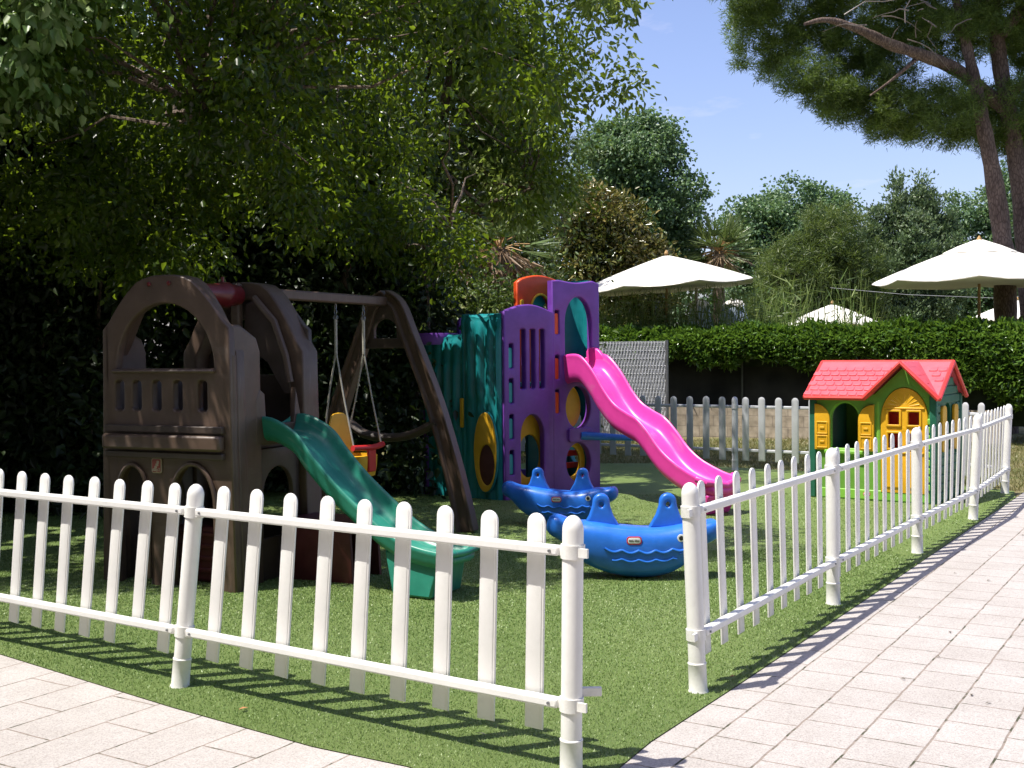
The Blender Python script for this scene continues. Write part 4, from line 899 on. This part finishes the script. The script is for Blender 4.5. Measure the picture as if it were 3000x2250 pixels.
# ------------------------------------------------------------------ parasols
def parasol(label, loc, R, zr, rise, vent=False, n=8, rot=.2, tilt=0):
    t = thing('parasol', label, 'parasol', (*loc, 0), group='white canvas parasols beyond the hedge')
    mb = MB(); rings = []; m = 48; lev = [1, .97, .8, .6, .4, .2, .04]
    for side in (0, 1):
        for f in (lev if side == 0 else lev[::-1]):
            row = []
            for k in range(m):
                a = rot+2*PI*k/m; q = (k % (m//n))/(m//n); sag = math.sin(PI*q)
                r = R*f*(math.cos(PI/n)/math.cos((q-.5)*2*PI/n)); z = zr+rise*(1-f)**1.0+.04*math.sin(PI*(1-f))*rise-sag*.035*f-(.012 if side else 0)
                if f > .98: z -= .015+.02*sag
                row.append((r*math.cos(a)*1.0, r*math.sin(a), z+tilt*r*math.cos(a)))
            rings.append(row)
    mb.grid(rings); mb.build('canopy', CANVAS, t, angle=50)
    if vent:
        v = MB(); rr = []
        for f, z in ((.34, .0), (.33, .025), (.2, .13), (.04, .235)):
            rr.append([(R*f*math.cos(rot+2*PI*k/32), R*f*math.sin(rot+2*PI*k/32), zr+rise*.675+z*1.05+.006*math.sin(k*1.6)) for k in range(32)])
        v.grid(rr); v.build('vent_cap', CANVAS, t)
    MB().tube([(0, 0, 0), (0, 0, zr+rise+.02)], .026, 12).build('pole', WOOD, t)
    MB().lathe([(.03, 0), (.045, .03), (.03, .07), (.008, .10)], 12, Matrix.Translation((0, 0, zr+rise))).build('finial', WOOD, t)
    for k in range(n):
        a = rot+2*PI*k/n; MB().tube([(.04*math.cos(a), .04*math.sin(a), zr+rise-.06), (R*.96*math.cos(a), R*.96*math.sin(a), zr-.02+tilt*R*.96*math.cos(a))], .009, 5).build('rib', WOOD, t)
        MB().tube([(.03*math.cos(a), .03*math.sin(a), zr+rise-.50), (R*.5*math.cos(a), R*.5*math.sin(a), zr+rise*.46+tilt*R*.5*math.cos(a))], .008, 5).build('strut', WOOD, t)
    return t
parasol('large white parasol just right of the purple tower', (3.15, 23.6), 1.85, 2.93, .62, tilt=.06)
parasol('large white parasol with a vent cap by the pine trunks at right', (8.4, 20.9), 1.85, 2.82, .70, vent=True, rot=.4)
parasol('small far white parasol between the two large ones', (8.55, 31), 1.29, 2.30, .52, rot=.1)
parasol('far white parasol cut off by the right edge, behind the pine trunks', (13.9, 32), 1.25, 2.42, .50, rot=.3)
MB_ = MB(); MB_.tube([(3.85, 24.2, 0), (3.85, 24.2, 3.05)], .035, 10); tag(MB_.build('pole', plastic('pale_pole', (.55, .5, .42))), 'pale plain pole standing beside the parasol over the reeds', 'pole')
# pale draped bundles behind the reeds
def bundle(label, x, y, w, seed, h=2.68):
    rng = random.Random(seed); t = thing('draped_chair', label, 'covered chair', (x, y, 0), group='pale cloth bundles behind the reeds')
    rows = []
    for j in range(14):
        f = j/13; z = 1.2+(h-1.2)*f; r = w*(1-.55*f**2)*(1 if j < 13 else .25)
        rows.append([(r*(1+.13*math.sin(5*a+seed+3*f)+.06*math.sin(11*a))*math.cos(a), .6*r*(1+.1*math.sin(7*a))*math.sin(a), z+.03*math.sin(3*a+seed)) for a in np.linspace(0, 2*PI, 33)[:-1]])
    m = MB(); m.grid(rows); m.build('cover', PALEBLUE, t)
    m = MB(); rows = [[(r*math.cos(a)*(1+.15*math.sin(4*a)), r*.6*math.sin(a), z+.03*math.cos(3*a)) for a in np.linspace(0, 2*PI, 25)[:-1]] for r, z in ((w*.55, h-.16), (w*.62, h-.10), (w*.45, h-.02), (w*.15, h+.02))]
    m.grid(rows); m.build('white_fold', CANVAS, t)
    for sx in (-1, 1):
        MB().box((sx*w*.6, 0, .6), (.05, .4, 1.25)).build('leg', CANVAS, t, bevel=.01)
bundle('pale blue draped cloth bundle with a white fold, left one of two behind the reeds', 4.02, 24.9, .34, 1)
bundle('pale blue draped cloth bundle, right one of two behind the reeds', 4.75, 24.9, .40, 2, 2.66)
w_ = MB(); w_.tube([(8.5, 31, 3.25), (10.2, 30, 3.0), (12.0, 29, 2.85), (14.5, 28, 2.95)], .007, 5); tag(w_.build('cable', plastic('cable_grey', (.25, .26, .28), rough=.6)), 'thin grey cable sagging across the background trees', 'cable')

# ------------------------------------------------------------------ reeds
rng = np.random.default_rng(31); n = 950
Pr = np.column_stack([rng.uniform(1.6, 7.0, n)**1.0, rng.normal(23.6, .35, n), np.full(n, 1.2)]); keep = rng.random(n) < (1.0-.5*(Pr[:, 0] > 5.6)); Pr = Pr[keep]; n = len(Pr)
Pr[:, 1] -= (Pr[:, 0]-2)*.35-.4
D = rng.normal(size=(n, 3))*.22; D[:, 2] = 1
reedm = leafmat('reed_leaf', [(.07, .13, .03), (.14, .22, .05), (.24, .31, .10), (.38, .38, .18)], trans=(.3, .4, .08), tf=.3)
hgt = rng.uniform(.8, 1.95, n); 
rd = leaves('reeds', Pr, D, hgt, np.full(n, .030), reedm, None, rng, narrow=True)
k = rng.choice(n, 1200); Pk = Pr[k]+unit(D[k])*hgt[k][:, None]*rng.uniform(.4, .95, 1200)[:, None]; Dk = rng.normal(size=(1200, 3)); Dk[:, 2] = np.abs(Dk[:, 2])*.6
lv = leaves('reed_blades', Pk, Dk, rng.uniform(.2, .45, 1200), np.full(1200, .028), reedm, None, rng, narrow=True)
tag(rd, 'tall green reeds growing behind the hedge', 'reeds', None, 'stuff'); tag(lv, 'drooping reed leaves above the hedge', 'reeds', None, 'stuff')

# ------------------------------------------------------------------ near broadleaf trees (dark canopy on the left)
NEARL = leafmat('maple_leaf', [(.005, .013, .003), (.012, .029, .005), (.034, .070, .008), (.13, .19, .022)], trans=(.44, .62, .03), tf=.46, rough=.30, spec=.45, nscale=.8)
NEARR = leafmat('young_maple_leaf', [(.045, .09, .018), (.11, .17, .035), (.20, .27, .065), (.34, .36, .14)], trans=(.45, .58, .08), tf=.45, rough=.36, spec=.45, nscale=1.1)
trunks = np.array([[-6.3, 11.8], [-3.3, 14.4], [-1.55, 16.6]])
rng = np.random.default_rng(77)
def canopy_points(n, part):
    out = []
    while sum(len(o) for o in out) < n:
        m = 40000
        if part == 0:      # the dense dark roof over the swing and tower
            x = rng.uniform(-11, .9, m); y = rng.uniform(7.25, 15.5, m); z = rng.uniform(2.2, 8.2, m)
            zl = 2.7+.35*np.sin(x*1.7+y)+.25*np.sin(x*4.1)+.2*np.sin(y*3.3+x)+np.clip(9.2-y, 0, 3)*1.0+np.clip(x+1.2, 0, 5)*.45
            cell = np.sin(x*2.9+1.7*z)+np.sin(y*2.7-z*2.3)+np.sin(z*3.7+x*1.9)
            ok = (z > zl) & (cell > -.2) & (rng.random(m) < np.where(z > 6, .35, 1)) & (rng.random(m) < np.where(x > -.5, .55, 1))
            sx = x+.428*z; sy = y+.155*z
            lim = np.interp(sy, [7.4, 8.2, 9, 10, 11.3, 13.4, 14, 15, 20], [-1.2, .35, 1.5, 2.2, 1.2, .8, 3.0, 3.3, 3.3])+.25*np.sin(sy*5)
            ok &= (sx < lim) | ((rng.random(m) < .02) & ((sy < 10.8) | (sy > 14)))
        else:              # the lighter maple further back, reaching right against the sky
            x = rng.uniform(-2.2, 2.4, m); y = rng.uniform(14.6, 17.5, m); z = rng.uniform(3.2, 8.6, m)
            xr = np.where(z < 4.9+.3*np.sin(y*2), .42, 2.0+.3*np.sin(z*4)+.25*np.sin(y*4))
            cell = np.sin(x*2.9+1.7*z)+np.sin(y*2.7-z*2.3)+np.sin(z*3.7+x*1.9)
            ok = (x < xr) & (cell > -.3+1.1*np.clip(x-.2, 0, 1.2)) & (z < 8.4) & (rng.random(m) < np.where(x > .3, .75, 1.)) & (z > 3.3+.3*np.sin(x*3))
        out.append(np.column_stack([x, y, z])[ok])
    return np.concatenate(out)[:n]
cA, cB = canopy_points(6400, 0), canopy_points(560, 1); xx = np.column_stack([rng.uniform(-13, -4.6, 9000), rng.uniform(.5, 7.6, 9000), rng.uniform(3.6, 8.5, 9000)])
xx = xx[(xx[:, 0]+KX*xx[:, 2] < -.47*(xx[:, 1]+KY*xx[:, 2])-.55) & (xx[:, 0] < -.47*xx[:, 1]-.9)][:1300]; cA = np.concatenate([cA, xx]); cp = np.concatenate([cA, cB])  # extra out-of-view clumps, added to shut out sky light from the left
near = np.where(cA[:, 0] < -4.4+.4*np.sin(cA[:, 2]*3), 0, 1); near = np.concatenate([near, np.full(len(cB), 2)])
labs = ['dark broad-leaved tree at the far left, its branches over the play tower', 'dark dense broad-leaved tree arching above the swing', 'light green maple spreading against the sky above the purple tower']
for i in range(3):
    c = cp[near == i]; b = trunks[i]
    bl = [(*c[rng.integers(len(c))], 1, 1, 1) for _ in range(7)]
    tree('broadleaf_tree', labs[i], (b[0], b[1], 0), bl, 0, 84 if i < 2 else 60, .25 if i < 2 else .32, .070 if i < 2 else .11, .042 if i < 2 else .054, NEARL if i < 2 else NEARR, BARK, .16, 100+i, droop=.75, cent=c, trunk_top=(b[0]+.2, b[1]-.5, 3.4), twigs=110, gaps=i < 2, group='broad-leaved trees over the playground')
# hanging boughs top-left, a bit closer and in the sun
c = np.column_stack([rng.uniform(-4.6, -2.5, 90), rng.uniform(7.6, 8.5, 90), rng.uniform(3.1, 4.6, 90)]); c = c[(c[:, 2] > 3.0+.5*(c[:, 0]+4.6)*.8)]
tree('broadleaf_tree', 'sunlit leafy boughs with large leaves hanging in at the top left corner', (-6.2, 8.6, 0), [(-4, 8.1, 4.1, 1, 1, 1)]*3, 0, 80, .30, .10, .060, leafmat('big_leaf', [(.05, .12, .025), (.10, .19, .045), (.18, .28, .09), (.28, .36, .15)], trans=(.3, .45, .06), tf=.3), BARK, .12, 130, droop=1.0, cent=c, trunk_top=(-6.0, 8.5, 4.4), twigs=20)
for k, (x, y) in enumerate(((-17, -9), (-11.5, -12), (-6, -13), (-.5, -13.5), (5, -13), (10.5, -12), (16, -10), (-19, -3))):  # unseen trees added to deepen the shade by blocking the sky
    tree('broadleaf_tree', 'added leafy tree behind the viewer, holding back sky light', (x, y, 0), [(x, y, 12.5, 3.6, 3.2, 5), (x+1.5, y, 7, 3.0, 2.4, 4), (x-1.5, y, 7.5, 3.0, 2.4, 4), (x, y, 3, 3.0, 2, 2.6)], 560, 46, .8, .44, .30, NEARL, BARK, .2, 200+k, group='added trees behind the viewer, holding back sky light', twigs=6)
# thicket behind the tower --------------------------------------------------
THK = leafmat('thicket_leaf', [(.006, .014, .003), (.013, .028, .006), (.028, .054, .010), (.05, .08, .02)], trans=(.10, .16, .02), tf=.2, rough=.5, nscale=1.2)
def thicket(label, xs, y0, z1, n, seed, L=.10, m=THK, name='thicket'):
    rng = np.random.default_rng(seed); t = thing(name, label, 'shrubs', (xs[0], y0, 0)); b = np.array([xs[0], y0, 0.])
    c = np.column_stack([rng.uniform(xs[0], xs[1], n), y0+np.abs(rng.normal(size=n))*.55, rng.random(n)**.9*z1])
    c[:, 1] += .3*np.sin(c[:, 0]*2+c[:, 2]*1.3); P, D, l, w = clumps_to_leaves(c, 44, .38, L, L*.5, .4, rng)
    P[:, 2] = np.abs(P[:, 2]); leaves('foliage', P-b, D, l, w, m, t, rng)
    mb = MB()
    for k in range(int((xs[1]-xs[0])*2.2)):
        x = rng.uniform(xs[0], xs[1]); yy = y0+rng.uniform(.1, .9); limb(mb, (x-b[0], yy-b[1], 0), (x-b[0]+rng.normal()*.4, yy-b[1]+rng.normal()*.2, z1*.9), .03, .01, rng, 0, 6)
    mb.build('stems_or_core', BARK, t); return t
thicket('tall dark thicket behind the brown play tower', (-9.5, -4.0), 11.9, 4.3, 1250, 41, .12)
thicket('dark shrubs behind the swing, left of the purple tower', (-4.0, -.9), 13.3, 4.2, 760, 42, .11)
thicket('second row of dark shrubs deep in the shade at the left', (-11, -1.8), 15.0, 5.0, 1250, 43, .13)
t_ = thicket('unseen thicket added at the left to hold back sky light', (-12.5, -7.2), 6.5, 4.6, 420, 47, .14)  # out-of-view thicket, added to block ambient light
t_.rotation_euler = (0, 0, 0)
SHR = leafmat('shrub_leaf', [(.025, .055, .012), (.055, .10, .02), (.11, .16, .035), (.20, .22, .07)], trans=(.25, .35, .04), tf=.28, nscale=1.1)
thicket('sunlit mixed shrubs rising behind the teal and purple tower', (-1.9, 1.0), 18.4, 2.7, 380, 44, .10, SHR)
thicket('mixed green shrubs beside the palm, far behind the tower', (-3.8, .9), 22.5, 5.4, 620, 45, .12, SHR)

# ------------------------------------------------------------------ far trees
POP = leafmat('poplar_leaf', [(.035, .080, .034), (.075, .145, .058), (.14, .23, .10), (.27, .35, .20)], trans=(.3, .48, .12), tf=.32, rough=.4, nscale=.5)
MAG = leafmat('magnolia_leaf', [(.030, .060, .012), (.085, .11, .02), (.19, .17, .04), (.36, .26, .08)], trans=(.25, .25, .04), tf=.15, rough=.25, spec=.7, nscale=.7)
PINEL = leafmat('pine_needle', [(.018, .040, .010), (.045, .080, .018), (.10, .145, .034), (.19, .23, .06)], trans=(.3, .42, .06), tf=.3, rough=.5, nscale=.9)
CED = leafmat('silver_poplar_leaf', [(.045, .09, .036), (.10, .165, .07), (.18, .25, .12), (.31, .38, .22)], trans=(.25, .36, .12), tf=.25, nscale=.6)
# poplar behind the magnolia
tree('poplar_tree', 'tall bluish green poplar rising behind the magnolia and left parasol', (3.3, 31, 0), [(2.6, 31, 6.3, 1.1, 1.3, 1.3), (3.6, 31, 6.6, 1.2, 1.3, 1.2), (3.9, 31, 5.0, 1.4, 1.4, 1.6), (3.2, 31, 4.5, 1.5, 1.4, 2), (4.3, 31, 4.3, .9, 1, 1.1), (2.8, 31, 7.2, .8, .8, .6), (3.9, 31, 7.2, .6, .7, .6)], 620, 80, .28, .10, .075, POP, BARK, .2, 51, droop=.5)
tree('magnolia_tree', 'glossy magnolia with rusty leaf undersides, left of the big parasol', (2.05, 27, 0), [(2.05, 27, 4.4, 1.03, 1, 1.0), (1.85, 27, 3.2, 1.25, 1, 1.3), (2.7, 27, 3.4, 1.03, .9, 1.15), (2.3, 27, 2.0, 1.3, 1, 1.2)], 560, 70, .22, .13, .055, MAG, BARK, .14, 52, droop=.1)
tree('poplar_tree', 'round bluish poplar crown behind the small far parasol, left half', (8.9, 40, 0), [(8.6, 40, 5.6, 1.5, 1.4, 1.3), (9.8, 40, 6.4, 1.4, 1.3, 1.0), (10.9, 40, 6.2, .9, 1, .9), (9.2, 40, 4.3, 1.7, 1.5, 1.7), (10.8, 40, 4.6, 1.5, 1.5, 1.8), (8.2, 40, 4.2, 1, 1, 1.2)], 620, 70, .30, .12, .09, POP, BARK, .2, 53)
tree('bushy_pine', 'bushy olive green pine in front of the round poplar', (9.3, 35, 0), [(9.6, 35, 4.9, 1.0, 1, 1.1), (8.6, 35, 3.8, 1.2, 1.1, 1.3), (10.3, 35, 3.6, 1.2, 1.1, 1.3), (9.2, 35, 2.6, 1.7, 1.2, 1.1), (8.0, 35, 2.6, .9, 1, 1)], 1300, 62, .16, .13, .024, PINEL, BARK, .16, 54, narrow=True, droop=-.4)
bl = [(12.7, 37, 4.5, 1.0, 1, 1.7), (11.7, 37, 3.6, .9, 1, 1.3), (13.6, 37, 3.8, .9, 1, 1.5), (12.6, 37, 2.8, 1.5, 1.1, 1.1)]+[(x, 37, z, .34, .32, 1.15) for x, z in ((12.35, 6.0), (12.9, 5.8), (13.4, 5.6), (11.7, 5.0), (11.35, 4.7), (13.9, 5.0), (13.15, 5.7))]
tree('silver_poplar', 'grey-green poplar with upright plume-like shoots, right of the pine bush', (12.6, 37, 0), bl, 1150, 56, .20, .12, .055, CED, BARK, .18, 55, droop=-.9, shell=.8)
tree('poplar_tree', 'dark poplar half hidden behind the twin pine trunks', (17.0, 42, 0), [(15.9, 42, 5.3, .7, .8, 1.6), (16.9, 42, 5.4, .8, .8, 1.9), (17.9, 42, 6.2, 1.0, 1, 1.9), (16.6, 42, 3.6, 1.8, 1.3, 1.6), (18.6, 42, 4.0, 1.4, 1.2, 2.2)], 560, 60, .3, .13, .09, POP, BARK, .2, 56)
tree('poplar_tree', 'low distant tree row seen under the parasols', (7, 50, 0), [(x, 50+rng.normal(), 2.6+.4*math.sin(x), 2.2, 1.5, 2.2) for x in np.arange(-8, 26, 2.6)], 1100, 50, .45, .2, .13, POP, BARK, .2, 57)
# pine high behind the maple
tree('tall_pine', 'blue-green pine glimpsed through the maple above the tower', (-.2, 24, 0), [(0, 24, 7.0, 1.5, 1.2, .9), (-1.2, 24, 6.0, 1.4, 1.2, .8), (1.0, 24, 5.6, .7, .9, .6), (.5, 24, 4.6, .9, .9, .6)], 330, 50, .24, .16, .016, PINEL, BARK, .16, 58, narrow=True, droop=-.3)

# ------------------------------------------------------------------ stone pine at right
def stone_pine():
    base = (10.1, 23.2, 0); t = thing('stone_pine', 'big stone pine with two leaning trunks and a spreading crown over the right side', 'pine tree', base); b = np.array(base, float)
    rng = np.random.default_rng(61)
    def W(px, py, Y): return np.array([(px-1106)/2511*Y, Y, 1.6+(762-py)/2511*Y+ (px-1106)*.0095/2511*Y])-b
    def tr(name, P, r, n=16):
        mb = MB(); q = smooth_path([tuple(p) for p in P], 5); m = len(q); r = [x*(.74 if name == 'trunk' else .85) for x in r]
        rad = np.interp(np.linspace(0, 1, m), np.linspace(0, 1, len(r)), r); mb.tube(q, [x*(1+.06*rng.normal()) for x in rad], n); return mb.build(name, PINEB, t, angle=80)
    tr('trunk', [W(2176, 980, 22), W(2172, 690, 22), W(2165, 540, 22), W(2145, 400, 22), W(2125, 300, 22), W(2105, 200, 22), W(2080, 90, 22), W(2060, 0, 22)], [.30, .27, .24, .20, .185, .16, .12, .08])
    tr('trunk', [W(2250, 980, 22.6), W(2225, 690, 22.6), W(2212, 540, 22.6), W(2200, 400, 22.6), W(2180, 280, 22.6), W(2160, 170, 22.6), W(2150, 80, 22.6), W(2140, -40, 22.6)], [.29, .26, .235, .225, .21, .19, .17, .12])
    tr('bough', [W(2165, 255, 22.5), W(2120, 215, 22.3), W(2060, 170, 22), W(1990, 140, 21.6), W(1920, 115, 21.3), W(1860, 85, 21), W(1790, 62, 20.8), W(1740, 70, 20.6)], [.16, .15, .14, .13, .115, .09, .06, .03], 12)
    tr('bough', [W(2180, 235, 22.5), W(2215, 200, 22.2), W(2290, 150, 22)], [.11, .09, .07], 10)
    tr('bough', [W(2160, 100, 22.5), W(2240, 0, 22.5), W(2330, -120, 23)], [.15, .12, .07], 10)
    tr('bough', [W(2150, 60, 22.5), W(2050, -60, 22.5), W(1930, -140, 23)], [.15, .10, .06], 10)
    tr('bough', [W(1990, 140, 21.6), W(1930, 190, 21.5), W(1880, 225, 21.5)], [.05, .03, .015], 8)
    for k in range(14):
        p = W(rng.uniform(1800, 2100), rng.uniform(20, 120), 20.5); mb = MB(); limb(mb, p, p+rng.normal(size=3)*np.array([.7, .3, .3])+np.array([.3, 0, .2]), .012, .004, rng, .1, 5); mb.build('dead_twig', plastic('dead_twig', (.16, .13, .11)), t)
    # crown: lobes along the lower outline, then a dense roof above
    lobes = []
    for px, py, r in ((1610, -20, .6), (1625, 60, .5), (1645, 30, .6), (1690, 120, .62), (1600, 110, .22), (1608, 150, .18), (1655, 165, .26), (1740, 180, .55), (1760, 60, .7), (1800, 220, .55), (1830, 250, .5), (1880, 200, .8), (1900, 290, .42), (1950, 260, .6), (1985, 300, .42), (2040, 250, .7), (2080, 310, .42), (2130, 270, .7), (2200, 260, .8), (2260, 290, .8),
                      (1850, 120, .8), (1950, 60, .9), (2050, 90, .9), (2180, 60, 1.0), (2260, 120, 1.0), (1700, -60, .8), (1830, -30, .9), (1990, -60, 1.0), (2120, -80, 1.0), (2260, -60, 1.1), (2160, 330, .42), (2230, 350, .5)):
        p = W(px, py, 22.8+rng.uniform(-.6, 1.4))+b; lobes.append((p[0], p[1], p[2], r*1.0, r*1.35, r*.72))
    for k in range(12): lobes.append((rng.uniform(6.5, 14), rng.uniform(18.8, 22.5), rng.uniform(9.0, 10.5), 1.2, 1.2, .6))
    cent = blob_clumps(lobes, 8200, rng, .6)
    # keep the two trunks and the main bough readable: drop clumps standing in front of them
    P, D, l, w = clumps_to_leaves(cent, 84, .115, .085, .014, -.15, rng)
    leaves('crown', P-b, D, l, w, leafmat('stone_pine_needle', [(.022, .048, .010), (.055, .10, .018), (.12, .19, .035), (.23, .30, .07)], trans=(.36, .50, .06), tf=.36, rough=.5, nscale=.8), t, rng, narrow=True)
stone_pine()

# ------------------------------------------------------------------ palms
def palm(label, base, zc, r, seed, live=22, dead=0, trunk_r=.14):
    rng = np.random.default_rng(seed); t = thing('fan_palm', label, 'palm tree', (*base, 0)); 
    n = 18; mb = MB(); mb.tube([(0, 0, 0)]+[(0, 0, zc*k/n) for k in range(1, n+1)], [trunk_r*(1.15 if k % 2 else .95) for k in range(n+1)], 12); mb.build('trunk', bark('palm_bark', (.12, .08, .05), (.28, .21, .14), 9), t)
    for kind, cnt, mat, el0, el1 in (('green_fronds', live, leafmat('palm_leaf', [(.05, .09, .03), (.11, .17, .055), (.20, .26, .10), (.33, .36, .17)], trans=(.25, .35, .06), tf=.2), -.35, 1.2), ('dead_fronds', dead, leafmat('dead_palm_leaf', [(.10, .06, .035), (.22, .14, .08), (.36, .25, .15), (.48, .37, .24)], trans=(.3, .2, .1), tf=.15), -1.15, -.1)):
        if not cnt: continue
        P = []; D = []; Ls = []; st = MB()
        for k in range(cnt):
            a = rng.random()*2*PI; e = rng.uniform(el0, el1); d = np.array([math.cos(a)*math.cos(e), math.sin(a)*math.cos(e), math.sin(e)]); pl = r*rng.uniform(.35, .55); hub = np.array([0, 0, zc])+d*pl
            st.tube([(0, 0, zc-.05), tuple(np.array([0, 0, zc])+d*pl*.5+np.array([0, 0, .03])), tuple(hub)], .012, 5)
            s = np.cross(d, [0, 0, 1.]); s /= np.linalg.norm(s); up = np.cross(s, d)
            for q in np.linspace(-1.25, 1.25, 20):
                dd = d*math.cos(q)+s*math.sin(q)+up*.1+rng.normal(size=3)*.06; dd[2] -= .12 if kind[0] == 'g' else .45
                P.append(hub); D.append(dd); Ls.append(r*rng.uniform(.5, .7)*(1-.15*abs(q)))
        P = np.array(P); D = np.array(D); Ls = np.array(Ls); st.build(kind[:-7]+'stalks', WOOD, t)
        leaves(kind, P, D, Ls, np.full(len(P), .035), mat, t, rng, narrow=True)
    return t
palm('fan palm with a hanging skirt of dry tan fronds behind the orange wall', (-.2, 20.4), 3.45, 1.05, 71, live=16, dead=34)
palm('green fan palm standing just right of the tall poplar, above the big parasol', (5.35, 30), 4.15, 1.0, 72, live=46, dead=7)

# ------------------------------------------------------------------ litter
litter('fallen_leaf', 'small orange fallen leaf on the turf before the left fence', -1.22, 5.18, .045, .02, .5, (.45, .20, .08))
litter('dry_stalk', 'pale dry stalk lying on the turf under the left fence', -.14, 4.80, .06, .007, -.6, (.6, .55, .4))
litter('fallen_leaf', 'yellowish leaf on the turf right of the first post of the right fence', 1.06, 5.62, .03, .018, .1, (.5, .32, .08))

rl = random.Random(9)
for k in range(26):
    s_ = rl.uniform(.2, 5.5); o_ = rl.uniform(.25, 2.2); p_ = Vector((1.05, 5.5))+Vector(FD)*s_*1.0+Vector((FD.y, -FD.x))*o_
    litter('leaf_fragment', 'tiny dark dry leaf fragment on the right paving', p_.x, p_.y, rl.uniform(.02, .045), rl.uniform(.01, .02), rl.uniform(0, 6), (.09, .07, .04), z=-.001, group='leaf fragments on the right paving')

# ------------------------------------------------------------------ sky and sun
w = bpy.data.worlds.new('World'); bpy.context.scene.world = w; w.use_nodes = True; nt = w.node_tree; L = nt.links
bg = nt.nodes['Background']; sky = nt.nodes.new('ShaderNodeTexSky'); sky.sky_type = 'NISHITA'; sky.sun_disc = False
S_dir = Vector((-.94*.415, -.34*.415, .91)).normalized()
sky.sun_elevation = math.asin(S_dir.z); sky.sun_rotation = math.atan2(S_dir.x, S_dir.y); sky.air_density = 1.0; sky.dust_density = 1.6; sky.ozone_density = 1.0
tc = nt.nodes.new('ShaderNodeTexCoord'); mp = nt.nodes.new('ShaderNodeMapping'); mp.inputs['Scale'].default_value = (1.0, 1.0, 3.2); L.new(tc.outputs['Generated'], mp.inputs[0])
ns = N(nt, 'ShaderNodeTexNoise', Scale=5.5, Detail=6.0, Roughness=.6); L.new(mp.outputs[0], ns.inputs['Vector'])
mr = nt.nodes.new('ShaderNodeMapRange'); mr.inputs[1].default_value = .60; mr.inputs[2].default_value = .80; mr.inputs[4].default_value = .45; L.new(ns.outputs[0], mr.inputs[0])
L.new(mix(nt, mr.outputs[0], mix(nt, 1.0, sky.outputs[0], (1.27, 1.20, 1.42), 'MULTIPLY'), (8.2, 7.6, 8.4)), bg.inputs[0]); bg.inputs[1].default_value = .108
sd_ = bpy.data.lights.new('sun', 'SUN'); sd_.energy = 5.0; sd_.angle = math.radians(.53); sd_.color = (1, .955, .87)
so = bpy.data.objects.new('sun', sd_); C.objects.link(so); so.rotation_euler = S_dir.to_track_quat('Z', 'Y').to_euler(); so.location = (0, 0, 30)
sc = bpy.context.scene; sc.view_settings.view_transform = 'Standard'; sc.view_settings.look = 'None'; sc.view_settings.exposure = 0.52; sc.view_settings.gamma = 1
sc.cycles.max_bounces = 6; sc.cycles.diffuse_bounces = 3; sc.cycles.glossy_bounces = 2; sc.cycles.transmission_bounces = 3; sc.cycles.transparent_max_bounces = 4
sc.cycles.use_denoising = True
